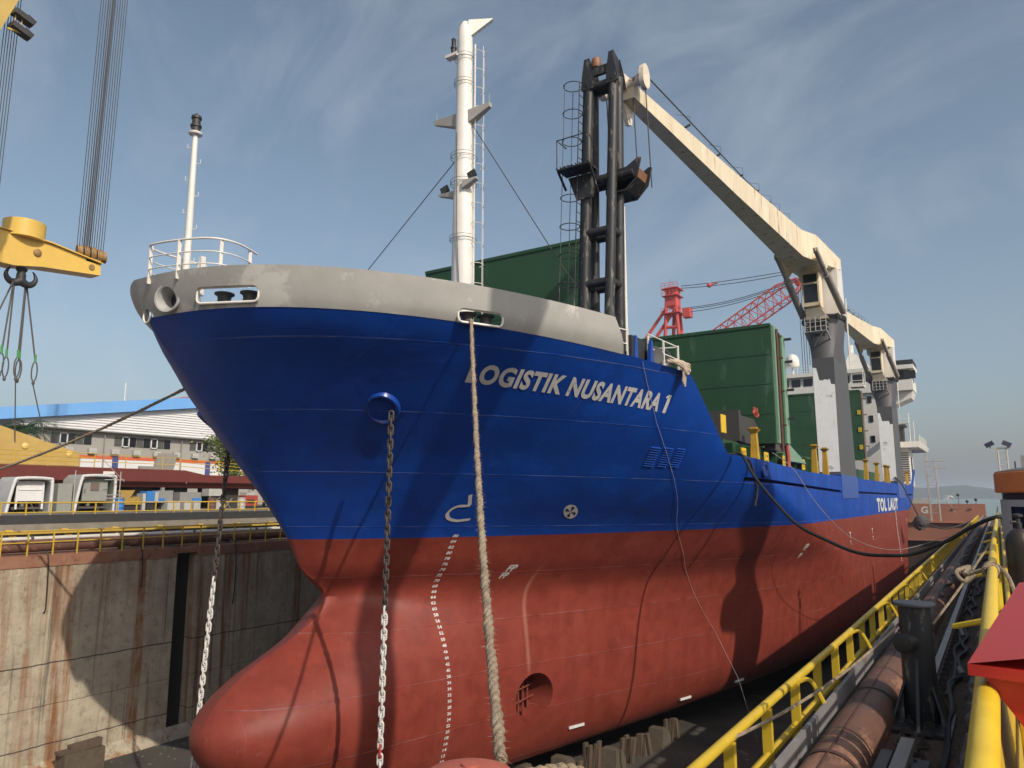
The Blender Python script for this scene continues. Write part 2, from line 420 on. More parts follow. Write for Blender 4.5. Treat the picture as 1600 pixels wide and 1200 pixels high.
# forecastle bulwark: two plates meeting at the stem, with the fairlead openings cut through
def bulwark_mesh():
    mb = MB(); H = 1.0
    def pt(side, t, k, inner):
        ye = 20.95 - 0.75 * k
        z = 15.0
        for _ in range(20):
            f = front(z); Y = f + t * (ye - f); z = zdeck(Y) - 0.015 + k * H
        w = hb(Y, z, side < 0) if t > 0 else 0.
        if inner: 
            Y2 = Y + 0.10 * max(0, 1 - t * 2.5); w = max(0, w - 0.10)
            return (XC + side * w, Y2, z)
        w += 0.012
        return (XC + side * w, Y - 0.012 * max(0, 1 - t * 3), z)
    NT = 70; tt = [-(1 - i / NT) ** 1.7 for i in range(NT)] + [(i / NT) ** 1.7 for i in range(NT + 1)]
    NK = 8; n = len(tt)
    vs = []
    for inner in (0, 1):
        for k in range(NK + 1):
            for t in tt: vs.append(pt(1 if t >= 0 else -1, abs(t), k / NK, inner))
    A = lambda inn, k, j: inn * (NK + 1) * n + k * n + j
    fs = []
    for k in range(NK):
        for j in range(n - 1):
            fs.append((A(0, k, j), A(0, k, j + 1), A(0, k + 1, j + 1), A(0, k + 1, j)))
            fs.append((A(1, k, j + 1), A(1, k, j), A(1, k + 1, j), A(1, k + 1, j + 1)))
    for j in range(n - 1):
        fs.append((A(0, NK, j), A(0, NK, j + 1), A(1, NK, j + 1), A(1, NK, j)))
        fs.append((A(0, 0, j + 1), A(0, 0, j), A(1, 0, j), A(1, 0, j + 1)))
    for k in range(NK):
        fs.append((A(0, k, 0), A(0, k + 1, 0), A(1, k + 1, 0), A(1, k, 0)))
        fs.append((A(0, k + 1, n - 1), A(0, k, n - 1), A(1, k, n - 1), A(1, k + 1, n - 1)))
    mb.v = vs; mb.f = fs
    return mb
bulw = bulwark_mesh().build("forecastle_bulwark", gbul, ship, angle=40)
def rrect(c, u, v, hu, hv, r, n=6):      # rounded rectangle path
    pts = []
    for sx, sy, a0 in ((1, 1, 0), (-1, 1, 90), (-1, -1, 180), (1, -1, 270)):
        for i in range(n + 1):
            a = R(a0 + 90 * i / n)
            pts.append(Vector(c) + u * (sx * (hu - r) + r * math.cos(a)) + v * (sy * (hv - r) + r * math.sin(a)))
    return pts
FL = []
for (ya, za), (yb, zb), hv in (((11.32, 15.24), (11.93, 15.19), 0.21), ((15.5, 14.86), (16.62, 14.82), 0.19)):
    a, na = hp(ya, za); b_, nb = hp(yb, zb)
    c = (a + b_) / 2; u = (b_ - a); hu = u.length / 2; u.normalize(); nrm = u.cross(Vector((0, 0, 1))).normalized()
    if nrm.x < 0: nrm = -nrm
    v = nrm.cross(u); v = v if v.z > 0 else -v
    FL.append((c, u, v, nrm, hu, hv))
cut = [MB().prism(rrect(c - nrm * 1.0, u, v, hu, hv, 0.14), nrm * 2).build("cut", gbul) for (c, u, v, nrm, hu, hv) in FL]
rc, rn = hp(11.1, 15.3); rc = Vector((-18.42, 11.14, 15.3)); rn = Vector((0.30, -0.95, -0.08)).normalized()
cut.append(MB().lathe(rc - rn * 0.8, [(0.30, 0), (0.30, 1.6)], 28, rn).build("cut", gbul))
cc = Vector((XC + 0.05, front(14.97), 14.98))
cut.append(MB().lathe(cc + Vector((0, 0.6, 0)), [(0.17, 0), (0.17, 1.5)], 20, (0.15, -1, 0)).build("cut", gbul))
boolean(bulw, cut)
for (c, u, v, nrm, hu, hv) in FL:
    fr = MB().tube(rrect(c + nrm * 0.02, u, v, hu, hv, 0.14), 0.030, 6, closed=True)
    fr.obox(c - v * (hv - 0.02) - nrm * 0.12, u * (hu - 0.06), nrm * 0.14, v * 0.02)
    f = fr.build("fairlead", white, ship)
    for s in (-0.38, 0.46):
        cr = c + u * hu * s * (1.0) - nrm * 0.36 - v * (hv - 0.03)
        rl = MB().lathe(cr, [(0.25, 0), (0.25, .04), (0.185, .08), (0.17, .17), (0.19, .25), (0.26, .29), (0.26, .33)], 20, (0, 0, 1))
        rl.build("roller", dark, f)
# round mooring chock: dished ring with a dark throat
prof = [(0.40, 0.0), (0.41, 0.05), (0.385, 0.085), (0.34, 0.07), (0.29, -0.02), (0.24, -0.16), (0.20, -0.30), (0.2, -0.36)]
ch = MB(); xx = rn.orthogonal().normalized(); yy = rn.cross(xx); nn = 30
vs = [rc + rn * h + (xx * math.cos(2 * math.pi * k / nn) + yy * math.sin(2 * math.pi * k / nn)) * r for r, h in prof for k in range(nn)]
ch.add(vs, [(i * nn + k, i * nn + (k + 1) % nn, (i + 1) * nn + (k + 1) % nn, (i + 1) * nn + k) for i in range(len(prof) - 1) for k in range(nn)])
chock = ch.build("mooring_chock", mat("chock_gray", (0.42, 0.42, 0.40), (0.3, 0.3, 0.28), 3, 0.5), ship)
MB().lathe(rc - rn * 0.36, [(0.2, 0), (0.2, 0.02)], 20, rn).build("throat", dark, chock)
ch = MB().tube([cc + Vector((0.17 * math.cos(a), -0.03, 0.2 * math.sin(a))) for a in [i * math.pi / 9 for i in range(18)]], 0.03, 6, closed=True)
ch.build("stem_chock", white, ship)
# ------------------------------------------------------------------ writing and marks on the shell
def text2d(s, bold=0.0, size=1.0, space=1.0):
    cu = bpy.data.curves.new("t", 'FONT'); cu.body = s; cu.size = size; cu.offset = bold; cu.space_character = space; cu.resolution_u = 4
    o = bpy.data.objects.new("t", cu); COL.objects.link(o)
    bpy.context.view_layer.update()
    me = bpy.data.meshes.new_from_object(o.evaluated_get(bpy.context.evaluated_depsgraph_get()))
    v = [(q.co.x, q.co.y) for q in me.vertices]; f = [tuple(p.vertices) for p in me.polygons]
    bpy.data.objects.remove(o, do_unlink=True); bpy.data.meshes.remove(me); bpy.data.curves.remove(cu)
    return v, f
def norm01(v):
    xs = [a for a, _ in v]; ys = [c for _, c in v]; x0, x1, y0, y1 = min(xs), max(xs), min(ys), max(ys)
    return [((a - x0) / (x1 - x0), (c - y0) / (y1 - y0)) for a, c in v]
def on_hull(name, v, f, fn, parent, off=0.014, m=None):
    mb = MB(); mb.add([hp(*fn(a, c), off)[0] for a, c in v], f); return mb.build(name, m or letter, parent, smooth=False)
v, f = text2d("LOGISTIK NUSANTARA", 0.042, 1.0, 1.10); v = [(a * 0.932, c) for a, c in norm01(v)]
o1 = len(v); v += [(.967, 0), (.988, 0), (.988, 1.0), (.972, 1.0), (.967, .97), (.955, .90), (.955, .77), (.967, .84)]; f += [(o1, o1 + 1, o1 + 2, o1 + 3, o1 + 4), (o1 + 4, o1 + 5, o1 + 6, o1 + 7)]
def namefn(a, c):
    sh = -0.27 + 0.15 * a
    return 17.0 + 7.32 * a + sh * c, 13.28 - 0.43 * a + (0.50 + .09 * a) * c
on_hull("ship_name", v, f, namefn, hull, 0.016)
v, f = text2d("TOL LAUT", 0.05, 1.0, 1.15); v = norm01(v)
on_hull("slogan_lettering", v, f, lambda a, c: (67.6 + 15 * a, 8.75 + 1.15 * c), hull, 0.02)
v, f = text2d("PE", 0.05); v = norm01(v)
on_hull("stern_lettering", v, f, lambda a, c: (112 + 6 * a, 11.0 + 1.5 * c), hull, 0.03)
for k in range(86, 6, -2):
    v, f = text2d(str(k), 0.03, 1.0); v = norm01(v)
    mb = MB(); mb.add([hp(21.0 - max(0, k - 66) * .022 + 0.17 * a, k / 10 + 0.105 * c, 0.012)[0] for a, c in v], f)
    mb.build("draft_mark", letter, hull, smooth=False)
def strip(path, w):      # flat ribbon in (Y, z)
    out = []; n = len(path)
    for i in range(n):
        a = Vector(path[max(i - 1, 0)]); c = Vector(path[min(i + 1, n - 1)]); d = (c - a).normalized(); nn = Vector((-d.y, d.x)) * w / 2
        out.append((Vector(path[i]) - nn, Vector(path[i]) + nn))
    return out
def ribbon(mb, path, w, off=0.013):
    st = strip(path, w)
    vs = [hp(q.x, q.y, off)[0] for pr in st for q in pr]
    mb.add(vs, [(2 * i, 2 * i + 1, 2 * i + 3, 2 * i + 2) for i in range(len(st) - 1)])
def smooth_path2(p): return [(q.x, q.y) for q in smooth_path([(a, c, 0) for a, c in p], 5)]
# bulbous-bow symbol
mb = MB()
ribbon(mb, [(19.98, 10.05), (20.23, 9.72)], 0.085)
ribbon(mb, smooth_path2([(20.27, 9.70), (20.1, 9.68), (19.94, 9.67), (19.84, 9.58), (19.83, 9.46), (19.88, 9.36), (20.02, 9.25), (20.28, 9.18), (20.48, 9.20), (20.66, 9.22)]), 0.085, 0.017)
mb.build("bulb_symbol", letter, hull, smooth=False)
# thruster symbol: white disc with four dark blades
mb = MB(); ey, ez = 23.87, 9.45
def ec(r, a): return ey + r * (.275 * math.cos(a) - .27 * math.sin(a)), ez + r * (.255 * math.sin(a))
pts = [hp(ey, ez, 0.014)[0]] + [hp(*ec(1, a), 0.014)[0] for a in [2 * math.pi * i / 32 for i in range(32)]]
mb.add(pts, [(0, 1 + i, 1 + (i + 1) % 32) for i in range(32)])
emb = mb.build("thruster_symbol", letter, hull, smooth=False)
mb = MB()
for k in range(4):
    a0 = math.pi / 4 + k * math.pi / 2 + 0.35
    q = [(0.05, a0), (0.8, a0 - 0.30), (0.8, a0 + 0.30)]
    mb.add([hp(*ec(r, a), 0.020)[0] for r, a in q], [(0, 1, 2)])
mb.build("symbol_blade", mat("navy_paint", (0.006, 0.02, 0.08)), emb, smooth=False)
# small white tank marks
for (y, z, s_) in ((23.2, 7.25, .26), (23.15, 7.0, .22), (42.3, 7.15, .35), (42.3, 6.75, .25), (53.4, 7.3, .4), (53.4, 6.9, .25), (63.6, 7.2, .4), (63.6, 6.7, .3), (90, 7.2, .5), (104, 7.0, .4)):
    v, f = text2d("FP" if y < 50 else "T", 0.04); v = norm01(v)
    mb = MB(); mb.add([hp(y + 1.3 * s_ * a, z + s_ * c, 0.014)[0] for a, c in v], f)
    mb.build("tank_mark", letter, hull, smooth=False)
for k in range(24):
    z = 4.0 + 0.2 * k
    mb = MB(); mb.add([hp(80 + 0.55 * a, z + 0.1 * c, 0.02)[0] for a, c in ((0, 0), (1, 0), (1, 1), (0, 1))], [(0, 1, 2, 3)])
    mb.build("midship_mark", letter, hull, smooth=False)
# louvred shell vents
for k in range(3):
    mb = MB()
    for j in range(9):
        z = 11.08 + 0.078 * j; sh = -0.035 * j
        y0 = 24.95 + k * 0.62 + sh; 
        a, n1 = hp(y0, z + .022, 0.0); c, _ = hp(y0 + 0.46, z - 0.00, 0.0)
        mb.add([a, c, c + Vector((0, 0, .05)), a + Vector((0, 0, .05)), a + n1 * .04, c + n1 * .04], [(0, 1, 5, 4), (4, 5, 2, 3), (0, 4, 3), (1, 2, 5)])
    mb.build("louvre_vent", HULL, hull, smooth=False)
# bow thruster grid inside its tunnel
mb = MB()
for i in range(-2, 3): mb.beam((THR.x - 0.75, 24.95 + i * 0.33, 1.65), (THR.x - 0.75, 24.95 + i * 0.33, 3.35), 0.10, 0.05)
for z in (2.28, 2.72): mb.rod((THR.x - 0.62, 24.09, z - .05), (THR.x - 0.62, 25.81, z + .05), 0.035)
mb.build("thruster_grid", redoxide, hull)
mb = MB(); mb.lathe((-16.9, 24.95, 2.5), [(0.86, 0), (0.86, .05)], 24, (1, 0, 0)); mb.build("tunnel_backing", dark, hull)
# hawse pipe lips, port and starboard
def hawse(side):
    c, n = hp(15.85, 12.52)
    n = (n + Vector((0.0, -0.25, -0.30))).normalized()
    if side < 0: c = Vector((XC - hb(15.85, 12.52, True), c.y, c.z)); n = Vector((-n.x, n.y, n.z))
    x = n.cross(Vector((0, 0, 1))).normalized(); y = x.cross(n)
    mb = MB(); nn = 30; prof = [(0.62, -0.40), (0.55, 0.0), (0.52, 0.07), (0.47, 0.08), (0.41, 0.0), (0.36, -0.14), (0.32, -0.3), (0.0, -0.32)]
    vs = []
    for r, h in prof:
        for k in range(nn):
            a = 2 * math.pi * k / nn
            q = c + n * h + x * (math.cos(a) * r * 0.92) + y * (math.sin(a) * r * 1.12)
            vs.append(q)
    mb.add(vs, [(i * nn + k, i * nn + (k + 1) % nn, (i + 1) * nn + (k + 1) % nn, (i + 1) * nn + k) for i in range(len(prof) - 1) for k in range(nn)])
    o = mb.build("hawse_lip", mat("blue_gloss", (0.006, 0.05, 0.29), None, rough=0.3), hull)
    mb = MB().lathe(c - n * 0.10 + y * 0.10 * (1 if y.z > 0 else -1) + x * .04, [(0.33, -0.12), (0.32, 0.02)], 24, n); mb.build("hawse_throat", blackr, o)
    return c, n
HC, HN = hawse(1); hawse(-1)
# mooring recess in the main bulwark
mc, mn = hp(32.9, 11.12)
mb = MB().tube([mc + mn * 0.0 + Vector((0, 0.34 * math.cos(a), 0.26 * math.sin(a))) for a in [i * math.pi / 12 for i in range(24)]], 0.06, 8, closed=True)
mb.lathe(mc - mn * 0.05, [(0.31, 0), (0.31, .06)], 20, mn)
mb.build("panama_lead", mat("blue_gloss", (0.006, 0.05, 0.29)), hull)
# blue buttresses where the crane pedestals meet the shell
for y0 in (51.7, 84.0):
    mb = MB(); mb.box(-8.9, -8.37, y0, y0 + 6.6, 9.9, 11.42); mb.build("shell_buttress", mat("blue_gloss", (0.006, 0.05, 0.29)), hull)

# ------------------------------------------------------------------ fore part: rail, jack staff, mast
wp = white
mb = MB()
z0 = 15.82
def brp(t):     # path of the bow platform rail (closed at the front)
    return [(-19.05, 10.85), (-19.25, 10.65), (-18.2, 10.75), (-17.2, 11.2), (-16.7, 12.0), (-16.75, 12.6)]
path = [(-18.75, 12.6), (-18.95, 11.4), (-18.85, 10.95), (-18.5, 10.85), (-17.5, 11.05), (-16.85, 11.4), (-16.5, 12.0), (-16.6, 12.7)]
path = [(-19.3, 12.8), (-19.25, 11.3), (-19.0, 10.85), (-18.4, 10.85), (-17.4, 11.15), (-16.9, 11.5), (-16.8, 12.1), (-17.1, 12.9)]
sp_ = smooth_path([(x, y, 0) for x, y in path], 5)
for h, r in ((0.98, 0.03), (0.62, 0.018), (0.28, 0.018)): mb.tube([(p.x, p.y, z0 + h) for p in sp_], r, 7)
for (x, y) in ((-18.95, 10.86), (-17.85, 11.0), (-16.88, 11.6), (-19.2, 11.9), (-17.0, 12.6)): mb.beam((x, y, z0 - .1), (x, y, z0 + 0.98), 0.10, 0.035)
mb.build("bow_rail", wp, ship)
mb = MB(); jx, jy = -18.9, 11.9
mb.tube([(jx, jy, 14.6), (jx, jy, 18.0), (jx, jy, 20.55)], [0.115, 0.10, 0.075], 12)
for i in range(9):
    s = 1 if i % 2 else -1; z = 16.1 + i * .5
    mb.tube([(jx, jy, z), (jx + s * .19, jy + s * .1, z), (jx + s * .19, jy + s * .1, z + .12)], 0.012, 5)
mb.lathe((jx, jy, 20.5), [(0.18, 0), (0.2, .03), (0.2, .06)], 14)
mb.beam((jx + .45, jy + .2, 15.6), (jx + .45, jy + .2, 16.75), .14, .1); mb.beam((jx + .2, jy + .1, 15.6), (jx + .42, jy + .18, 16.7), .08, .06)
jack = mb.build("jack_staff", wp, ship)
mb = MB().lathe((jx, jy, 20.56), [(.1, 0), (.13, .02), (.13, .16), (.16, .18), (.16, .24), (.12, .26), (.12, .42), (.15, .44), (.14, .52), (.05, .58), (.02, .62)], 14)
mb.build("anchor_light", dark, jack)

MX, MY = -19.6, 25.9
mb = MB()
mb.tube([(MX, MY, 13.8), (MX, MY, 20.0), (MX, MY, 24.2), (MX, MY, 24.25), (MX, MY, 31.2), (MX, MY, 32.2), (MX, MY, 32.55)], [.54, .52, .47, .45, .37, .33, .16], 24)
mast = mb.build("foremast", wp, ship)
mb = MB()      # wind-vane shaped fin at the masthead
mb.prism([(MX + .05, MY + .1, 31.6), (MX + .1, MY + .1, 32.55), (MX + 1.0, MY + .9, 32.75)], (.18, -.22, 0)); mb.build("masthead_fin", wp, mast)
mb = MB(); mb.lathe((MX - .5, MY - .25, 30.9), [(.14, 0), (.12, .1), (.12, .3), (.15, .32), (.15, .4), (.1, .42), (.1, .75), (.12, .8), (.03, .9)], 12)
mb.build("mast_lamp", dark, mast)
mb = MB(); mb.box(MX - .85, MX - .2, MY - .45, MY - .1, 30.75, 30.9); mb.build("lamp_bracket", wp, mast)
mb = MB()
for s, x1 in ((-1, -1.75), (1, 1.5)):
    mb.hexa([(MX + s * .3, MY - .22, 27.3 - .1), (MX + x1, MY - .1, 27.75), (MX + x1, MY + .1, 27.75), (MX + s * .3, MY + .22, 27.2), (MX + s * .3, MY - .22, 27.85), (MX + x1, MY - .1, 27.95), (MX + x1, MY + .1, 27.95), (MX + s * .3, MY + .22, 27.85)])
    mb.rod((MX + x1 * .95, MY, 27.9), (MX + x1 * .95, MY, 28.4), .015, 5)
mb.build("crosstree", mat("mast_gray", (.40, .38, .34), (.3, .28, .25), 2), mast)
for z in (30.6, 29.3, 25.6, 24.3, 20.6 + 1.0):
    mb = MB(); pr = .62 if z < 27 else .5
    mb.tube([(MX + pr * math.cos(a), MY + pr * math.sin(a), z) for a in [i * math.pi / 10 for i in range(20)]], .016, 5, closed=True)
    mb.tube([(MX + pr * math.cos(a), MY + pr * math.sin(a), z + .16) for a in [math.pi + i * math.pi / 12 for i in range(12)]], .012, 5)
    for k in range(5): a = k * 2 * math.pi / 5; mb.rod((MX + .3 * math.cos(a), MY + .3 * math.sin(a), z), (MX + pr * math.cos(a), MY + pr * math.sin(a), z), .013, 5)
    mb.build("mast_hoop", mat("hoop_gray", (.22, .21, .2)), mast)
lx, ly = MX + .40, MY + .26      # caged ladder
mb = MB()
for d in (-.17, .17): mb.rod((lx + d * .6, ly - d * .8, 14.3), (lx + d * .6, ly - d * .8, 31.3), .028, 6)
z = 14.6
while z < 31.2: mb.rod((lx - .1, ly + .14, z), (lx + .1, ly - .14, z), .014, 5); z += .33
lad = mb.build("mast_ladder", wp, mast)
mb = MB(); z = 17.6
while z < 31.4:
    mb.tube([(lx + .16 + .36 * math.cos(a) * .8 - .36 * math.sin(a) * .0, ly + .05 + .36 * math.sin(a), z) for a in [R(-110) + i * R(220) / 10 for i in range(11)]], .016, 5); z += .95
for a in (R(-70), 0, R(70)): mb.rod((lx + .16 + .29 * math.cos(a), ly + .05 + .36 * math.sin(a), 17.6), (lx + .16 + .29 * math.cos(a), ly + .05 + .36 * math.sin(a), 31.2), .013, 5)
mb.build("ladder_cage", wp, lad)
for (dx, dy, z) in ((-1.1, -.1, 24.0), (.85, -.35, 24.25)):
    mb = MB(); mb.hexa([(MX + (.3 if dx > 0 else -.3), MY + dy - .2, z - .35), (MX + dx * 1.2, MY + dy - .12, z - .02), (MX + dx * 1.2, MY + dy + .12, z - .02), (MX + (.3 if dx > 0 else -.3), MY + dy + .2, z - .35), (MX + (.3 if dx > 0 else -.3), MY + dy - .2, z), (MX + dx * 1.2, MY + dy - .12, z + .06), (MX + dx * 1.2, MY + dy + .12, z + .06), (MX + (.3 if dx > 0 else -.3), MY + dy + .2, z)])
    b_ = mb.build("light_bracket", mat("mast_gray", (.4, .38, .34)), mast)
    mb = MB(); mb.obox((MX + dx * .9, MY + dy - .05, z + .24), (.19, .03, .08), (-.01, .06, 0), (-.06, 0, .15)); mb.build("floodlight", dark, b_)
mb = MB()
mb.rod((MX - .4, MY, 25.7), (-26.6, 25.9, 20.4), .022, 5); mb.rod((MX + .45, MY, 27.2), (-14.6, 26.6, 19.4), .022, 5); mb.rod((-14.6, 26.6, 19.4), (-10.6, 27.2, 14.2), .022, 5)
mb.tube([(MX - .05, MY - .5, 26.7), (MX + .05, MY - .56, 22), (MX + .35, MY - .55, 17), (MX + .5, MY - .4, 14.3)], .02, 5)
mb.build("mast_stay", wirem, mast)

# ------------------------------------------------------------------ jib rest on the forecastle (black lattice post)
LX0, LX1, LY0, LY1 = -10.69, -9.79, 20.6, 21.45
def ry(y, z): return y - (.52 * (z - 14.4) / 9.3 if y > 21 else 0)
def ln(z): return .34 * (z - 15.5) / 8.2      # the post leans a little to port
mb = MB()
for x in (LX0, LX1):
    for y in (LY0, LY1): mb.tube([(x + ln(14.4), y, zdeck(y) - .02), (x + ln(23.75), ry(y, 23.75), 23.75)], .165, 14)
for z in (15.0, 16.75, 18.45, 20.2, 23.5):
    for y in (LY0, LY1): mb.rod((LX0 + ln(z), ry(y, z), z), (LX1 + ln(z), ry(y, z), z), .145, 12)
    for x in (LX0, LX1): mb.rod((x + ln(z), LY0, z), (x + ln(z), ry(LY1, z), z), .135, 12)
LX0 += .34; LX1 += .34
for x in (LX0, LX1):
    for y in (LY0 - .17, LY1 - .40):
        mb.prism([(x - .22, y, 23.4), (x + .22, y, 23.4), (x + .16, y, 23.85), (x + .02, y, 24.5), (x - .10, y, 24.5), (x - .20, y, 23.85)], (0, .05, 0))
    mb.prism([(x - .025, LY0 - .2, 23.5), (x - .025, LY1 - .3, 23.5), (x - .025, LY0 + .35, 24.45), (x - .025, LY0 - .05, 24.6)], (.05, 0, 0))
mb.box(LX0 + .2, LX1 - .2, LY0 - .1, LY0 + .02, 23.85, 24.15)
rest = mb.build("jib_rest", blackp, ship)
mb = MB(); mb.lathe((-10.1, LY0 + .05, 24.2), [(.16, 0), (.18, .1), (.16, .3), (.08, .38)], 12); mb.build("rest_buffer", mat("rust_brown", (.3, .13, .06), (.18, .08, .04), 6), rest)
mb = MB()       # service platform with a grating and rail
mb.box(-11.15, -10.0, 19.75, 20.4, 20.45, 20.5)
for t in range(9): mb.beam((-11.15 + t * .14, 19.7, 20.52), (-11.15 + t * .14, 20.42, 20.52), .03, .04)
mb.beam((-11.15, 20.35, 20.0), (-11.15, 19.8, 20.48), .06); mb.beam((-10.0, 20.4, 19.7), (-10.0, 19.8, 20.48), .06)
mb.prism([(-11.1, 20.41, 20.44), (-10.0, 20.41, 20.44), (-10.2, 20.41, 19.6), (-10.8, 20.41, 19.6)], (0, .05, 0))
mb.tube([(-11.15, 20.4, 20.5), (-11.15, 19.75, 20.5)], .03, 6)
for p in ((-11.15, 19.75), (-10.0, 19.75)): mb.rod((p[0], p[1], 20.5), (p[0], p[1], 21.5), .02, 6)
mb.tube([(-11.15, 20.4, 21.5), (-11.15, 19.75, 21.5), (-10.0, 19.75, 21.5), (-10.0, 20.4, 21.0)], .022, 6)
mb.build("rest_platform", blackp, rest)
mb = MB()       # boat-shaped cradle that takes the jib
for y in (20.85, 21.75):
    mb.prism([(-9.95, y, 19.75), (-9.25, y, 19.75), (-8.85, y, 20.15), (-8.70, y, 20.75), (-8.80, y, 20.78), (-9.2, y, 20.55), (-9.95, y, 20.5)], (0, .08, 0))
mb.hexa([(-9.95, 20.85, 19.8), (-9.25, 20.85, 19.8), (-9.25, 21.8, 19.8), (-9.95, 21.8, 19.8), (-9.95, 20.85, 20.1), (-8.85, 20.85, 20.15), (-8.85, 21.8, 20.15), (-9.95, 21.8, 20.1)])
mb.rod((-9.7, 20.80, 20.25), (-8.95, 20.80, 20.3), .11)
bc_ = mb.build("boom_cradle", blackp, rest)
mb = MB(); mb.hexa([(-9.9, 20.94, 20.105), (-8.95, 20.94, 20.155), (-8.95, 21.74, 20.155), (-9.9, 21.74, 20.105), (-9.9, 20.94, 20.42), (-8.84, 20.94, 20.5), (-8.84, 21.74, 20.5), (-9.9, 21.74, 20.42)]); mb.build("cradle_timber", mat("rust_brown", (.3, .13, .06), (.10, .05, .03), 6), bc_, smooth=False)
mb = MB()       # caged ladder
ax, ay = -10.86, 20.38
for d in (-.15, .15): mb.rod((ax + ln(14.3), ay + d, 14.3), (ax + ln(23.6), ay + d, 23.6), .022, 6)
z = 14.5
while z < 23.5: mb.rod((ax + ln(z), ay - .15, z), (ax + ln(z), ay + .15, z), .013, 5); z += .31
z = 15.8
while z < 23.7:
    mb.tube([(ax + ln(z) - .32 + .33 * math.cos(a), ay - .0 + .33 * math.sin(a), z) for a in [i * math.pi / 9 for i in range(18)]], .016, 5, closed=True); z += .98
for a in (R(120), R(180), R(240)): mb.rod((ax + ln(15.8) - .32 + .33 * math.cos(a), ay + .33 * math.sin(a), 15.8), (ax + ln(23.6) - .32 + .33 * math.cos(a), ay + .33 * math.sin(a), 23.6), .013, 5)
mb.build("rest_ladder", blackp, rest)
mb = MB()
mb.rod((-9.62, 21.5, 14.6), (-9.62, 21.5, 19.5), .05, 8); mb.build("rest_guide", white, rest)

# ------------------------------------------------------------------ after end of the forecastle: rails, winch, rope
mb = MB()
bx = lambda y: hx(y, zdeck(y)) 
for a, c in (((20.6, 21.5), 0), ((22.5, 24.3), 0)):
    y0, y1 = a
    for h in (1.0, .55): mb.tube([(bx(y0) - .25, y0, zdeck(y0) + h - (.12 if y1 < 23 else 0)), (bx(y1) - .25, y1, zdeck(y1) + h - .1)], .026, 6)
    for y in ((y0 + .05), (y0 + y1) / 2, y1): mb.beam((bx(y) - .25, y, zdeck(y)), (bx(y) - .25, y, zdeck(y) + .95), .07, .05)
mb.tube([(bx(24.3) - .25, 24.3, zdeck(24.3) + .9), (bx(24.3) - 1.6, 24.0, zdeck(24.3) + .9)], .026, 6)
mb.build("deck_rail", wp, ship)
wy = 22.4
for y in (21.75, 22.55):
    mb = MB(); x = bx(y) - .15; z = zdeck(y)
    mb.prism([(x - .1, y - .13, z - .02), (x - .1, y + .17, z - .02), (x - .1, y + .10, z + .78), (x - .1, y - .02, z + .78)], (.12, 0, 0))
    frame = mb.build("roller_bracket", mat("blue_gloss", (0.006, 0.05, 0.29)), ship)
mb = MB(); x = bx(22.2) - .45; z = zdeck(22.2)
mb.box(x - .7, x + .15, 21.5, 22.75, z, z + .78); mb.build("winch_housing", dark, frame)
mb = MB(); x = bx(23.4) - .3; z = zdeck(23.4)
mb.lathe((x - .55, 23.25, z + .33), [(.30, 0), (.32, .03), (.2, .06), (.18, .5), (.32, .56), (.34, .6), (.30, .64), (.02, .62)], 20, (.8, -.55, 0.05))
mb.lathe((x - .5, 24.05, z + .36), [(.16, 0), (.17, .3), (.36, .42), (.39, .46), (.34, .48), (.22, .40)], 20, (.75, -.6, 0.05))
mb.build("warping_head", mat("dull_black", (.03, .03, .03), (.06, .06, .055), 4, .35), ship)
# rope bundle hanging over the shell by the winch
mb = MB(); rnd = random.Random(3)
bx0 = Vector((bx(23.9) + .10, 23.9, zdeck(23.9) + .05))
for k in range(9):
    p = [bx0 + Vector((-.12 + .05 * math.sin(k), -1.1 + .09 * k, .06 + rnd.uniform(0, .12))), bx0 + Vector((.04, -.5 + .06 * k, .10 + rnd.uniform(-.08, .12))), bx0 + Vector((.10 + rnd.uniform(0, .08), .1 + rnd.uniform(-.15, .15), -.02 + rnd.uniform(-.2, .15))), bx0 + Vector((.02, .45 + rnd.uniform(-.1, .12), .06 + rnd.uniform(-.15, .15))), bx0 + Vector((-.25, .5, .1))]
    mb.tube(smooth_path(p, 5), .05, 7)
for k in range(3): mb.tube(smooth_path([bx0 + Vector((.08, -.1 + .08 * k, 0)), bx0 + Vector((.08, -.12 + .1 * k, -.25)), bx0 + Vector((.04, -.1 + .1 * k, -.48 - .07 * k))], 5), .035, 6)
tag(mb.build("rope_bundle", mat("pale_rope", (.55, .46, .36), (.36, .29, .22), 25, .9, bump=.6, bscale=60)), "bundle of pale rope heaped over the blue shell beside the forecastle winch", "rope")

# ------------------------------------------------------------------ main deck: stanchions, coamings, hatch covers
for i, y in enumerate((28.9, 34.0, 47.1, 53.3 - 2.9, 67.8, 74.5, 80.9, 87.3 - 4.6, 101.1, 107.0)):
    x = -9.05; mb = MB(); zt = 13.02
    bw = .15 if i < 1 else .20
    if i < 1: x = -9.62
    mb.hexa([(x - bw, y - bw, 11.1), (x + bw * .9, y - bw, 11.1), (x + bw * .9, y + bw, 11.1), (x - bw, y + bw, 11.1), (x - .12, y - .13, zt - .12), (x + .11, y - .13, zt - .12), (x + .11, y + .13, zt - .12), (x - .12, y + .13, zt - .12)])
    mb.hexa([(x - .14, y - .15, zt - .16), (x + .13, y - .15, zt - .16), (x + .13, y + .15, zt - .16), (x - .14, y + .15, zt - .16), (x - .26, y - .27, zt), (x + .25, y - .27, zt), (x + .25, y + .27, zt), (x - .26, y + .27, zt)])
    mb.box(x - .15, x + .14, y - .16, y + .16, zt + .003, zt + .09)
    mb.build("container_stanchion", mat("ochre_paint", (.50, .30, .025), (.36, .21, .02), 2, .5, rust=(.2, .1, .03), rustcut=.66, rustscale=3), ship, smooth=False)
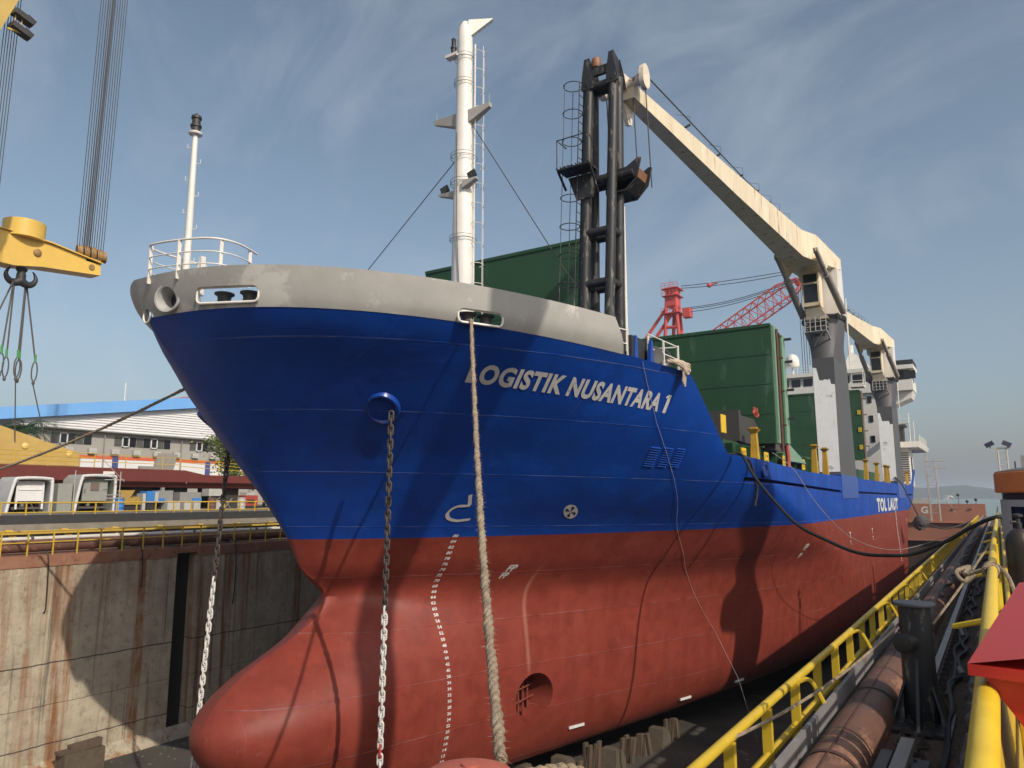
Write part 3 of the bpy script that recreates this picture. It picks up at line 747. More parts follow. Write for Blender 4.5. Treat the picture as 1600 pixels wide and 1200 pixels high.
def hatch(name, x0, x1, y0, y1, z0, z1, nrib, side=True):
    mb = MB(); mb.box(x0, x1, y0, y0 + .10, z0, z1)
    mb.box(x0, x1, y0 - .05, y0 + .25, z1 - .10, z1 + .06)
    mb.box(x1 - .12, x1 + .003, y0 + .1, y1, z0, z1 - .003); mb.box(x0 - .003, x0 + .12, y0 + .1, y1, z0, z1 - .003)
    mb.box(x0 + .12, x1 - .12, y1 - .08, y1, z0 + .1, z1 - .05)
    for i in range(1, nrib): 
        z = z0 + (z1 - z0) * i / nrib
        mb.box(x0 + .01, x1 - .01, y0 - .018, y0, z - .03, z + .03)
        mb.box(x1 + .004, x1 + .10, y0 + .12, y1 - .02, z - .05, z + .05)
    return mb.build(name, green, ship, smooth=False)
h1 = hatch("hatch_cover", -24.4, -14.95, 29.0, 30.3, 12.2, 21.7, 3)
h2 = hatch("hatch_cover", -30.2, -8.95, 37.5, 38.4, 12.6, 18.6, 4)
h3 = hatch("hatch_cover", -29.5, -9.95, 74.0, 74.9, 13.3, 19.75, 4)
hatch("hatch_cover", -30.2, -8.95, 39.3, 40.2, 12.6, 18.45, 4)
mb = MB(); mb.box(-8.93, -8.80, 37.6, 38.3, 12.6, 18.55); mb.box(-8.93, -8.84, 39.4, 40.1, 12.7, 18.4); mb.build("cover_edge", lgreen, h2, smooth=False)
mb = MB(); mb.rod((-8.74, 37.95, 12.2), (-8.74, 37.95, 18.4), .07)
for z in (13.5, 15.2, 16.9, 18.0): mb.beam((-8.8, 37.95, z), (-8.5, 37.95, z), .08)
mb.build("cover_pipe", mat("maroon", (.10, .03, .025)), h2)
mb = MB()
for z in (14.0, 15.5, 17, 18.2): mb.beam((-8.8, 39.8, z), (-8.45, 39.8, z), .12)
mb.build("cover_lug", dark, h2)
mb = MB(); mb.box(-9.9, -9.80, 74.1, 74.8, 13.3, 19.7)
for z in (14.6, 16, 17.5, 19): mb.beam((-9.8, 74.4, z), (-9.5, 74.4, z), .1)
mb.build("cover_edge", mat("edge_brown", (.16, .12, .09)), h3, smooth=False)
sign = mat("sign_yellow", (.70, .46, .02), (.6, .4, .02), 4)
def plate(parent, x, y, z, w, h):
    mb = MB(); mb.box(x, x + w, y - .03, y, z, z + h); o = mb.build("marker_plate", sign, parent, smooth=False)
    mb = MB()
    for i in range(2):
        for j in range(2): mb.box(x + w * (.22 + .36 * i), x + w * (.40 + .36 * i), y - .034, y - .031, z + h * (.2 + .4 * j), z + h * (.42 + .4 * j))
    mb.build("plate_holes", mat("hole_brown", (.2, .1, .02)), o, smooth=False)
for x, z in ((-13.0, 14.6), (-13.0, 16.4)): plate(h3, x, 73.95, z, .4, .35)
for x, z in ((-10.25, 14.3), (-10.25, 15.9), (-10.25, 17.5)): plate(h3, x, 73.95, z, .28, .4)
# coamings run under the covers
mb = MB(); mb.box(-29.4, -9.75, 31.5, 49.5, 10.8, 12.45); mb.box(-29.4, -9.75, 60, 82, 10.8, 12.3)
mb.box(-27, -11.5, 30.9, 31.4, 10.8, 12.6)
for y in [31.9 + i * 1.5 for i in range(12)]: mb.box(-9.74, -9.45, y, y + .06, 10.8, 12.3)
co = mb.build("hatch_coaming", green, ship, smooth=False)
for y in (33.0, 36.9, 40.6, 45.2): 
    mb = MB(); mb.box(-9.42, -9.38, y, y + .75, 11.55, 12.15); o = mb.build("marker_plate", sign, co, smooth=False)
    mb = MB()
    for i in range(2):
        for j in range(2): mb.box(-9.379, -9.374, y + .16 + .3 * i, y + .30 + .3 * i, 11.65 + .25 * j, 11.78 + .25 * j)
    mb.build("plate_holes", mat("hole_brown", (.2, .1, .02)), o, smooth=False)
mb = MB(); mb.box(-9.3, -9.27, 29.9, 30.55, 12.6, 13.35); mb.build("marker_plate", sign, ship, smooth=False)
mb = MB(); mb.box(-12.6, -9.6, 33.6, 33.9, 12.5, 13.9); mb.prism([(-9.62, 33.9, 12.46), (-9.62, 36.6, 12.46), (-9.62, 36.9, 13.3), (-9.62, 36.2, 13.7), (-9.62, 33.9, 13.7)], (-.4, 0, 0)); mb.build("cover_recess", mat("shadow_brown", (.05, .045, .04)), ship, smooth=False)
mb = MB(); mb.prism([(-9.2, 38.2, 12.3), (-9.2, 39.6, 12.3), (-9.2, 39.7, 13.6), (-9.2, 38.6, 13.9)], (-.5, 0, 0)); mb.build("hinge_bracket", mat("hinge_brown", (.09, .075, .06)), ship, smooth=False)
mb = MB(); mb.tube([(-9.0, 40.0, 11.2), (-9.0, 40.1, 12.0), (-9.0, 39.9, 12.6), (-9.0, 40.1, 13.0)], .12, 8); mb.build("hydraulic_jack", mat("red_primer", (.38, .07, .05)), ship)
mb = MB()
for y in (36.2, 36.5, 36.8): mb.tube([(-9.6 + 0.0, 36.2, 14.0), (-9.6, y, 14.0), (-9.6, y, 14.3)], .04, 6)
mb.tube([(-9.6, 36.0 + .9 * math.cos(a) * .5 + .5, 14.0 + .14 * math.sin(a)) for a in [i * math.pi / 8 for i in range(16)]], .05, 6, closed=True)
mb.build("hose_coupling", mat("red_primer", (.38, .07, .05)), h2)
mb = MB(); mb.prism([(-9.3, 41.0, 11.9), (-9.3, 46.0, 11.9), (-9.3, 42.0, 12.8), (-9.3, 41.0, 12.9)], (-1.2, 0, 0)); mb.build("folded_cover", lgreen, ship, smooth=False)

# ------------------------------------------------------------------ deck cranes
def crane(dy, tipy, i):
    g = mat("crane_gray", (0.082, 0.082, 0.086), (0.066, 0.066, 0.07), .8, .6, rust=(.12, .12, .12), rustcut=.66)
    y0, y1 = 51.84 + dy, 58.2 + dy; cx, cy = -9.22, 54.1 + dy
    mb = MB()
    def lvl(x0, x1, ya, yb, z): return [(x0, ya, z), (x1, ya, z), (x1, yb, z), (x0, yb, z)]
    A = lvl(-9.72, -8.42, y0, y1, 11.25); B = lvl(-9.80, -8.42, y0 + .25, y1 - .9, 19.2)
    mb.hexa(A + B)
    # square-to-round flare below the slewing ring
    n = 24; sq = []; ci = []
    for k in range(n):
        a = 2 * math.pi * k / n; c, s = math.cos(a), math.sin(a); q = 1 / max(abs(c), abs(s))
        sq.append((-9.11 + .69 * c * q, (B[0][1] + B[2][1]) / 2 + (B[2][1] - B[0][1]) / 2 * s * q, 19.203)); ci.append((cx + 1.28 * c, cy + 1.5 * s, 21.3))
    mb.add(sq + ci + [(cx + 1.28 * math.cos(2 * math.pi * k / n), cy + 1.5 * math.sin(2 * math.pi * k / n), 22.0) for k in range(n)],
           [(j * n + k, j * n + (k + 1) % n, (j + 1) * n + (k + 1) % n, (j + 1) * n + k) for j in range(2) for k in range(n)] + [tuple(2 * n + k for k in range(n)), tuple(range(n - 1, -1, -1))])
    ped = mb.build("crane_pedestal", g, ship, angle=30)
    # fresh white paint on the forward face, with a ragged upper edge
    rr = random.Random(5 + i); pl = []
    ztop_ = 17.75
    pts = [(-9.70, 11.6)] + [(-8.44, 11.6)] + [(-8.44, 17.0 + .35)]
    xs = [-8.44 - .06 * k for k in range(1, 17)]
    for k, x in enumerate(xs): pts.append((x, 17.35 + (.35 if k > 3 else 0) + rr.uniform(-.05, .06)))
    pts += [(-9.55, 18.55), (-9.78, 18.6)]
    yf = lambda z: y0 + .25 * (z - 11.25) / 7.95
    mb = MB(); mb.prism([(x, yf(z) - .012, z) for x, z in pts], (0, .006, 0))
    mb.build("painted_panel", mat("fresh_white", (.86, .86, .84), (.74, .74, .72), 2.2, .55, rust=(.38, .38, .37), rustcut=.62, rustscale=1.2), ped, smooth=False)
    mb = MB(); mb.lathe((cx, cy, 22.003), [(1.40, 0), (1.42, .1), (1.42, .32), (1.36, .36)], 32)
    for k in range(32): a = 2 * math.pi * k / 32; mb.obox((cx + 1.43 * math.cos(a), cy + 1.43 * math.sin(a), 22.16), (.03 * math.cos(a), .03 * math.sin(a), 0), (-.04 * math.sin(a), .04 * math.cos(a), 0), (0, 0, .09))
    mb.build("slewing_ring", dark, ped)
    # crane house
    mb = MB(); zb = 22.37
    mb.hexa([(-10.25, y0 + 1.2, zb), (-8.05, y0 + 1.2, zb), (-8.05, y0 + 3.9, zb), (-10.25, y0 + 3.9, zb), (-10.15, y0 + 1.3, 25.6), (-8.0, y0 + 1.3, 25.6), (-8.0, y0 + 3.2, 26.3), (-10.15, y0 + 3.2, 26.3)])
    mb.box(-10.4, -9.9, y0 + .6, y0 + 1.6, 24.9, 25.7)
    hs_ = mb.build("crane_house", white, ped, smooth=False)
    # operator's cab hung on the front
    mb = MB(); x0, x1, ya, yb = -10.05, -8.95, y0 - .35, y0 + .9
    mb.hexa([(x0, ya + .1, 22.75), (x1, ya + .1, 22.75), (x1, yb, 22.75), (x0, yb, 22.75), (x0, ya, 25.1), (x1, ya, 25.1), (x1, yb, 25.1), (x0, yb, 25.1)])
    mb.hexa([(x0 + .05, ya + .5, 21.9), (x1 + .4, ya + .5, 21.9), (x1 + .4, yb, 21.9), (x0 + .05, yb, 21.9), (x0 + .15, ya + .4, 22.7), (x1 - .1, ya + .4, 22.7), (x1 - .1, yb, 22.7), (x0 + .15, yb, 22.7)])
    cab = mb.build("operator_cab", cream, ped, smooth=False)
    mb = MB()
    for za, zc in ((23.0, 24.25), (24.38, 24.95)):
        f = lambda z: ya + .1 - .1 * (z - 22.75) / 2.35 - .008
        mb.prism([(x0 + .12, f(za), za), (x1 - .1, f(za), za), (x1 - .1, f(zc), zc), (x0 + .12, f(zc), zc)], (0, .006, 0))
    mb.build("cab_glass", glass, ped, smooth=False)
    mb = MB()     # catwalk basket below the cab
    bx0_, bx1_, by0, by1, bz = -9.95, -8.62, y0 - .55, y0 + .25, 20.9
    mb.box(bx0_, bx1_, by0, by1, bz, bz + .05)
    for x in [bx0_ + k * (bx1_ - bx0_) / 4 for k in range(5)]: mb.rod((x, by0, bz), (x, by0, bz + 1.0), .03, 6)
    for z in (.33, .66, 1.0): mb.tube([(bx0_, by1, bz + z), (bx0_, by0, bz + z), (bx1_, by0, bz + z), (bx1_, by1, bz + z)], .025, 6)
    mb.beam((bx0_ + .1, by1 + 0.6, bz - 1.0), (bx1_ - .2, by0 + .1, bz), .08)
    mb.beam((bx1_, by1 + 0.9, bz - .5), (bx1_, by0 + .1, bz), .08)
    mb.build("cab_catwalk", mat("catwalk_gray", (.35, .34, .32)), ped)
    mb = MB(); mb.box(bx0_ + .05, bx1_ - .05, by1 + .3, by1 + .34, bz + .05, bz + 1.0); mb.build("ring_opening", dark, ped, smooth=False)
    # luffing cylinders
    for xa, xb in ((-10.75, -10.35), (-8.35, -7.75)):
        mb = MB(); p0 = Vector((xb, y0 + 1.0, 22.4)); p1 = Vector((xa, y0 - 4.0, 25.5 - .15)); mid = p0.lerp(p1, .62)
        mb.rod(p0, mid, .23, 14); mb.rod(mid, p1, .15, 12); mb.lathe(p0 - Vector((.14, 0, 0)), [(.22, 0), (.22, .28)], 14, (1, 0, 0)); mb.lathe(p1 - Vector((.12, 0, 0)), [(.2, 0), (.2, .24)], 14, (1, 0, 0))
        mb.build("luffing_cylinder", mat("cylinder_gray", (.34, .31, .27), (.20, .18, .16), 3, .45), ped)
    # jib: a tapering box girder
    S = 0 if tipy < 40 else 1
    yr = y0 - 3.6        # where the girder is deepest
    def sec(y, xl, xr, zb_, zt_): return [(xl, y, zb_), (xr, y, zb_), (xr, y, zt_), (xl, y, zt_)]
    tz = 23.95 if not S else 24.3
    secs = [sec(tipy, -10.08, -9.6, tz, tz + .52), sec(tipy + (yr - tipy) * .45, -10.28, -9.44, tz + (25.25 - tz) * .42, tz + .52 + (27.2 - tz - .52) * .42), sec(yr, -10.62, -9.2, 25.25, 27.02),
            sec(yr + 1.4, -10.7, -8.6, 25.15, 26.98), sec(y0 + 2.6, -10.8, -7.92, 25.75, 26.5)]
    mb = MB(); vs = [p for s_ in secs for p in s_]
    mb.add(vs, [(k * 4 + a, k * 4 + (a + 1) % 4, (k + 1) * 4 + (a + 1) % 4, (k + 1) * 4 + a) for k in range(4) for a in range(4)] + [(3, 2, 1, 0), (16, 17, 18, 19)])
    for xx in (-10.72, -8.45): mb.prism([(xx, yr - .9, 25.35), (xx, yr + .2, 25.0), (xx, yr + 2.2, 24.6), (xx, yr + 3.4, 25.3), (xx, yr + 3.0, 25.8)], (.12, 0, 0))
    jib = mb.build("jib", cream, ped, smooth=False)
    mb = MB()
    L_ = yr - tipy; top = lambda y: tz + .52 + (27.02 - tz - .52) * ((y - tipy) / L_) 
    ys = [tipy + L_ * q for q in (.2, .36, .5, .62, .72, .8, .9)]
    for k, y in enumerate(ys):
        mb.beam((-9.75, y, top(y) + .02), (-9.35, y + .02, top(y) + .16), .10, .05)
        mb.tube([(-9.8, y, top(y)), (-9.35, y, top(y) + .12), (-9.35, y, top(y) + .50), (-9.75, y - .45, top(y) + .50)], .011, 4)
    mb.build("wire_guide", mat("guide_dark", (.06, .05, .05)), ped)
    mb = MB(); mb.rod((-9.4, tipy, tz + 1.05), (-9.45, tipy + L_ * .52, top(tipy + L_ * .52) + .12), .028, 5)
    mb.rod((-9.45, tipy + L_ * .52, top(tipy + L_ * .52) + .12), (-9.5, y0 - 2, 27.35), .024, 5)
    for x, y, zb_ in ((-10.75, tipy + .25, 20.6), (-9.7, tipy + .2, 20.4), (-9.2, tipy + .15, 20.5)):
        if not S: mb.rod((x, y - .1, tz + .6), (x + .1, y, zb_), .022, 5)
    mb.build("hoist_wire", wirem, ped)
    mb = MB()     # sheave axle at the jib head
    mb.lathe((-10.95, tipy, tz + .50), [(.22, 0), (.27, .06), (.27, .3), (.13, .34), (.15, 1.3), (.22, 1.55), (.22, 1.8), (.10, 1.84)], 18, (1, 0, 0.05))
    mb.prism([(-9.85, tipy - .3, tz + .3), (-9.85, tipy + .7, tz + .5), (-9.85, tipy + .2, tz + .9), (-9.85, tipy - .3, tz + .85)], (-.25, 0, 0))
    mb.prism([(-10.2, tipy + .1, tz + .05), (-10.2, tipy + .9, tz + .1), (-10.2, tipy + .8, tz - .6), (-10.2, tipy + .5, tz - .7)], (.15, 0, 0))
    cap = [( -9.28, tipy + .34 * math.cos(a) * (1 if abs(math.cos(a)) < .9 else .95), tz + .62 + .46 * math.sin(a)) for a in [i * math.pi / 10 for i in range(20)]]
    mb.prism(cap, (.16, 0, 0.02))
    mb.build("jib_head", mat("peeling_white", (.74, .68, .58), (.60, .50, .38), 3, .55, rust=(.20, .10, .05), rustcut=.57, rustscale=4), ped)
    mb = MB()     # ladder and little platform up the after side
    for d in (0, .3): mb.rod((-8.25, y1 - .6 + d, 19.5), (-8.25, y1 - .6 + d, 24.5), .03, 6)
    for k in range(16): mb.rod((-8.25, y1 - .6, 19.6 + k * .3), (-8.25, y1 - .3, 19.6 + k * .3), .015, 5)
    mb.box(-8.4, -7.5, y1 - .2, y1 + .8, 17.9, 18.0)
    for p in ((-7.5, y1 - .2), (-7.5, y1 + .8), (-8.4, y1 + .8)): mb.rod((p[0], p[1], 18), (p[0], p[1], 19), .025, 6)
    for z in (18.5, 19): mb.tube([(-7.5, y1 - .2, z), (-7.5, y1 + .8, z), (-8.4, y1 + .8, z)], .02, 5)
    mb.build("pedestal_ladder", white, ped)
    return ped
crane(0, 22.6, 0); crane(32.2, 59.5, 1)

# ------------------------------------------------------------------ superstructure and poop
mb = MB(); mb.box(-29.5, -10.3, 92, 108, 10.8, 21.7)
sup = mb.build("superstructure", white, ship, smooth=False)
mb = MB(); mb.box(-31.5, -6.9, 91.6, 96, 21.73, 22.9); mb.box(-31.3, -7.05, 91.8, 95.8, 22.9, 24.1); mb.box(-31.8, -6.7, 91.3, 96.2, 24.1, 24.55)
mb.prism([(-10.3, 92.2, 21.72), (-6.95, 92.2, 21.72), (-7.2, 92.2, 20.9), (-10.3, 92.2, 19.6)], (0, 3.4, 0))
br = mb.build("bridge", white, sup, smooth=False)
mb = MB()
for x in [-30.5 + k * 1.35 for k in range(18)]: mb.box(x, x + 1.0, 91.72, 91.79, 23.0, 23.9)
mb.build("bridge_window", glass, sup, smooth=False)
for x, z in ((-11.6, 20.6), (-11.55, 18.4), (-11.5, 16.1), (-14.5, 20.6), (-17.5, 20.6)):
    mb = MB(); mb.box(x, x + .42, 91.93, 91.99, z, z + .75); w = mb.build("porthole", glass, sup, smooth=False)
mb = MB(); mb.lathe((-19.7, 92.8, 24.56), [(.14, 0), (.14, 1.0), (.75, 1.05), (.80, 1.15), (.80, 1.7), (.72, 2.15), (.5, 2.5), (.2, 2.68), (.02, 2.72)], 24); mb.build("satellite_dome", white, sup)
mb = MB()
for x in [-31 + k * 1.5 for k in range(16)]: mb.rod((x, 91.9, 24.5), (x, 91.9, 25.5), .03, 5)
for z in (24.85, 25.2, 25.5): mb.rod((-31, 91.9, z), (-8.5, 91.9, z), .02, 5)
mb.rod((-21.0, 93, 24.5), (-21.0, 93, 25.6), .12); mb.rod((-17.0, 93, 24.5), (-17.0, 93, 26.5), .03); mb.rod((-16.3, 93, 24.5), (-16.3, 93, 27.5), .025); mb.box(-16.2, -15.2, 92.5, 93.5, 24.5, 25.1)
mb.build("bridge_rail", white, sup)
mb = MB(); mb.hexa([(-14.5, 94, 24.5), (-10.8, 94, 24.5), (-10.8, 97, 24.5), (-14.5, 97, 24.5), (-13.4, 94.4, 27.2), (-12.6, 94.4, 26.6), (-12.6, 97, 26.6), (-13.4, 97, 27.2)]); mb.rod((-13.4, 95, 24.5), (-13.4, 95, 28), .3); mb.build("funnel", white, sup, smooth=False)
mb = MB(); mb.box(-9.6, -6.7, 91.4, 95.5, 24.56, 25.1); mb.build("wing_canopy", dark, sup, smooth=False)
mb = MB(); mb.box(-9.3, -7.15, 91.7, 91.78, 22.95, 24.0); mb.box(-6.94, -6.88, 92.6, 93.6, 22.6, 24.0); mb.build("wing_window", glass, sup, smooth=False)
mb = MB(); mb.box(-12.5, -8.9, 103.6, 109, 11.3, 16.0); poop = mb.build("poop_house", white, ship, smooth=False)
mb = MB(); mb.hexa([(-13, 102, 16.003), (-7.6, 102, 16.003), (-7.6, 116, 16.003), (-13, 116, 16.003), (-13, 102, 16.7), (-7.4, 102, 16.7), (-7.4, 116, 16.5), (-13, 116, 16.5)]); mb.build("poop_roof", white, poop, smooth=False)
mb = MB()
for z in [12.0 + k * .28 for k in range(13)]: mb.box(-10.2, -8.85, 103.52, 103.58, z, z + .12)
mb.box(-8.89, -8.83, 106, 107.2, 12, 15); mb.build("poop_louvre", dark, poop, smooth=False)
mb = MB()
for y in (104, 106, 108, 110, 112, 114): mb.rod((-7.6, y, 16.6), (-7.6, y, 17.6), .04, 5)
for z in (17.0, 17.3, 17.6): mb.rod((-7.6, 104, z), (-7.6, 115, z), .025, 5)
mb.rod((-8.6, 104, 16.6), (-8.6, 104, 20.4), .06); mb.rod((-8.2, 105, 16.6), (-8.2, 105, 19.4), .05)
mb.build("poop_rail", white, poop)
mb = MB(); mb.box(-10.4, -9.2, 103, 104.5, 16.7, 18.6); mb.box(-10.6, -8.9, 102.8, 105, 18.6, 18.9); mb.build("poop_locker", dark, poop, smooth=False)
# ------------------------------------------------------------------ the dry dock
def wall_material():
    m = bpy.data.materials.new("dock_concrete"); m.use_nodes = True
    t = m.node_tree; n = t.nodes; l = t.links; p = n["Principled BSDF"]
    tcn = n.new("ShaderNodeTexCoord"); sp = n.new("ShaderNodeSeparateXYZ"); l.new(tcn.outputs["Object"], sp.inputs[0])
    def noise(scale, det, st, ro=.62, loc=(0, 0, 0)):
        w = n.new("ShaderNodeMapping"); w.inputs["Scale"].default_value = st; w.inputs["Location"].default_value = loc; l.new(tcn.outputs["Object"], w.inputs[0])
        q = n.new("ShaderNodeTexNoise"); q.inputs["Scale"].default_value = scale; q.inputs["Detail"].default_value = det; q.inputs["Roughness"].default_value = ro
        l.new(w.outputs[0], q.inputs["Vector"]); return q.outputs["Fac"]
    def step(x, a, b, lo=0., hi=1.):
        q = n.new("ShaderNodeMapRange"); l.new(x, q.inputs[0]); q.inputs[1].default_value = a; q.inputs[2].default_value = b; q.inputs[3].default_value = lo; q.inputs[4].default_value = hi
        return q.outputs[0]
    def M(op, a, b):
        q = n.new("ShaderNodeMath"); q.operation = op
        for i, v in enumerate((a, b)):
            if isinstance(v, (int, float)): q.inputs[i].default_value = v
            else: l.new(v, q.inputs[i])
        return q.outputs[0]
    def mix(f, a, b):
        q = n.new("ShaderNodeMix"); q.data_type = 'RGBA'; l.new(f, q.inputs[0])
        for i, v in ((6, a), (7, b)):
            if isinstance(v, tuple): q.inputs[i].default_value = (*v, 1)
            else: l.new(v, q.inputs[i])
        return q.outputs[2]
    Z = sp.outputs["Z"]
    c = mix(step(noise(.7, 8, (1, 1, 1)), .3, .7), (.50, .435, .325), (.31, .27, .205))
    c = mix(step(noise(3.5, 6, (1, 1, 1), .7), .52, .72, 0, .7), c, (.13, .11, .085))
    c = mix(step(noise(1.6, 4, (1, .6, 1), .6, (4, 2, 1)), .62, .70, 0, .55), c, (.42, .36, .27))
    c = mix(M('MULTIPLY', step(noise(1.0, 4, (1, 0.9, .04), .7, (2, 9, 3)), .51, .62, 0, .92), step(noise(1.4, 5, (1, 1, .5), .7, (3, 1, 8)), .26, .48)), c, (.24, .095, .028))
    c = mix(step(noise(1.3, 5, (1, 2.6, .08), .6, (7, 3, 5)), .58, .68, 0, .7), c, (.075, .06, .05))
    c = mix(M('MULTIPLY', step(noise(2.3, 3, (1, 1, .15)), .35, .7), step(Z, 5.6, 7.3, 0, .5)), c, (.16, .07, .035))
    c = mix(M('MULTIPLY', step(noise(.55, 6, (1, 1, .6), .7, (1, 5, 2)), .50, .62, 0, .75), step(Z, 2.5, -1.5)), c, (.06, .055, .05))
    wob = M('MULTIPLY', M('SUBTRACT', noise(1.2, 3, (1, 1, 0)), .5), .12)
    jl = None
    for z0, w in ((4.45, .035), (1.15, .03), (-.40, .05), (2.75, .012), (-.62, .02)):
        d = M('ABSOLUTE', M('SUBTRACT', M('ADD', Z, wob), z0), 0.0); f = step(d, w * .4, w, 1, 0); jl = f if jl is None else M('MAXIMUM', jl, f)
    c = mix(M('MULTIPLY', jl, .8), c, (.035, .03, .025))
    l.new(c, p.inputs["Base Color"]); p.inputs["Roughness"].default_value = .85
    b_ = n.new("ShaderNodeBump"); b_.inputs["Strength"].default_value = .7; b_.inputs["Distance"].default_value = .05
    l.new(M('SUBTRACT', M('ADD', noise(6, 8, (1, 1, 1), .7), noise(.9, 4, (1, 1, 1))), jl), b_.inputs["Height"]); l.new(b_.outputs[0], p.inputs["Normal"])
    return m
WALLM = wall_material()
rustcap = mat("rusty_coping", (.22, .085, .05), (.30, .16, .10), 1.8, .75, bump=.3, rust=(.10, .045, .03), rustcut=.58, rustscale=2.5)
conc = mat("quay_concrete", (.20, .18, .15), (.11, .10, .085), 1.2, .9, bump=.4, bscale=9, rust=(.09, .05, .03), rustcut=.58)
floorm = mat("dock_floor", (.085, .075, .062), (.04, .036, .032), .5, .9, bump=.4, bscale=6, rust=(.20, .18, .15), rustcut=.62, rustscale=.8)
pipeb = mat("rust_pipe", (.16, .075, .05), (.10, .05, .038), 1.4, .7, bump=.2, rust=(.26, .13, .08), rustcut=.57, rustscale=2)

mb = MB(); mb.box(-34.5, -2.65, -30, 127.2, -2.0, -1.5); tag(mb.build("dock_floor", floorm, smooth=False), kind="structure")
lw = root("dock_wall", (-35.5, 20, -1.5), "tall rust-streaked concrete dock wall with a black recess, beyond the red bulb of the ship", "dock wall")
for a, c in ((-30, 22.32), (23.48, 127.5)):
    mb = MB(); mb.box(-36.5, -34.5, a, c, -1.6, 7.02); o = mb.build("wall_face", WALLM, lw, smooth=False)
    mb = MB(); mb.box(-36.6, -34.46, a, c, 7.023, 7.50); mb.build("coping", rustcap, lw, smooth=False)
# (object coordinates of the wall faces start at the wall's base)
mb = MB(); mb.box(-36.5, -35.25, 22.32, 23.48, -1.6, 7.45); mb.build("wall_recess", mat("recess_black", (.012, .011, .010), (.022, .018, .015), 2, .5, stretch=(1, 3, .2)), lw, smooth=False)  # back of the recess in uneven near-black
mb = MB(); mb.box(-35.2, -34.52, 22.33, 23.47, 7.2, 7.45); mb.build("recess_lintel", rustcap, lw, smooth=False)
mb = MB(); mb.prism([(-34.495, 13, -1.5), (-33.9, 13, -1.5), (-34.495, 13, -1.0)], (0, 16, 0)); mb.build("wall_footing", WALLM, lw, smooth=False)

def railing(name, label, x, y0, y1, zb, zt, step, mids, r, mtl, group=None, post=.055):
    rt = root(name, (x, (y0 + y1) / 2, zb), label, "railing", group)
    mb = MB(); mb.rod((x, y0, zt), (x, y1, zt), r, 8); mb.build("top_rail", mtl, rt)
    for zm in mids: mb = MB(); mb.rod((x, y0, zm), (x, y1, zm), r * .8, 8); mb.build("mid_rail", mtl, rt)
    y = y0
    while y <= y1:
        mb = MB(); mb.box(x - post / 2, x + post / 2, y - post / 2, y + post / 2, zb, zt); mb.build("post", mtl, rt, smooth=False); y += step
    return rt
rly = mat("rail_yellow", (.58, .38, .035), (.46, .30, .03), 5, .5, rust=(.16, .08, .03), rustcut=.64, rustscale=6)
railing("yellow_railing", "long yellow handrail standing on the coping of the rust-streaked far dock wall", -34.6, 6.27, 48, 7.5, 8.53, 1.02, (8.05,), .03, rly)
# quay behind the far wall, in steps
mb = MB(); mb.box(-36.9, -36.6, -30, 127.5, 6, 7.45); mb.box(-38.4, -36.9, -30, 127.5, 6, 7.55); tag(mb.build("quay_ledge", conc, smooth=False), kind="structure")
mb = MB(); mb.rod((-35.55, -20, 7.86), (-35.55, 110, 7.86), .27, 16)
bp = mb.build("brown_pipe", pipeb, loc=(-35.55, 20, 7.5)); tag(bp, "thick rusty brown pipe lying along the far quay just behind the lower yellow handrail", "pipe")
for y in range(8, 60, 6):
    mb = MB(); mb.box(-35.85, -35.2, y, y + .25, 7.5, 7.66); mb.build("pipe_saddle", conc, bp, smooth=False)
mb = MB(); mb.rod((-36.35, -20, 8.12), (-36.35, 110, 8.12), .10, 12); wpp = mb.build("white_pipe", mat("pipe_white", (.60, .58, .53), (.48, .46, .40), 3, .5), loc=(-36.35, 20, 7.5))
tag(wpp, "thin white pipe running along the far quay above the thick brown pipe", "pipe")
for y in range(7, 60, 4):
    mb = MB(); mb.box(-36.42, -36.28, y, y + .12, 7.5, 8.03); mb.lathe((-36.35, y + 1.3, 8.12), [(.14, 0), (.14, .12)], 12, (0, 1, 0)); mb.build("pipe_stand", steel, wpp)
mb = MB(); mb.box(-38.4, -37.1, -20, 110, 7.553, 8.30); tag(mb.build("cable_duct", mat("duct_gray", (.25, .24, .215), (.17, .16, .14), 1.5, .8, rust=(.13, .075, .045), rustcut=.6), smooth=False), "low gray concrete cable duct stepped up behind the white pipe on the far quay", "duct")
yb = mat("bracket_yellow", (.55, .36, .06), (.4, .25, .05), 4)
ys = 15.3
for k in range(12):
    mb = MB(); y = 10.9 + k * 2.4
    mb.hexa([(-37.0, y, 8.0), (-36.75, y + .05, 8.0), (-36.75, y + .35, 8.0), (-37.0, y + .3, 8.0), (-37.6, y, 8.5), (-37.35, y, 8.5), (-37.35, y + .3, 8.5), (-37.6, y + .3, 8.5)])
    mb.box(-37.08, -36.9, y - .1, y + 2.3, 8.303, 8.39)
    tag(mb.build("cable_bracket", yb, smooth=False), "yellow slanted cable bracket on the gray duct of the far quay, one of a row", "bracket", "brackets along the far quay duct")
mb = MB(); mb.box(-39.2, -38.4, -30, 127.5, 7.4, 8.70); tag(mb.build('quay_ledge', mat('ledge_tan', (.26, .23, .19), (.17, .15, .12), 2, .9), smooth=False), kind='structure')
mb = MB(); mb.box(-38.9, -38.46, -30, 127.5, 8.703, 9.12)
tag(mb.build("crane_beam", mat("beam_black", (.03, .031, .034), (.045, .045, .045), 3, .6), loc=(-38.8, 20, 8.7), smooth=False), "long black steel beam along the far quay under the upper yellow handrail", "beam")
railing("yellow_railing", "low yellow handrail on top of the long black beam, in front of the gray cabins", -38.62, 7.3, 46, 9.12, 9.70, 1.08, (9.24,), .035, rly)
mb = MB(); mb.box(-420, -39.2, -200, 600, 6, 9.08); tag(mb.build("yard_ground", conc, smooth=False), kind="structure")

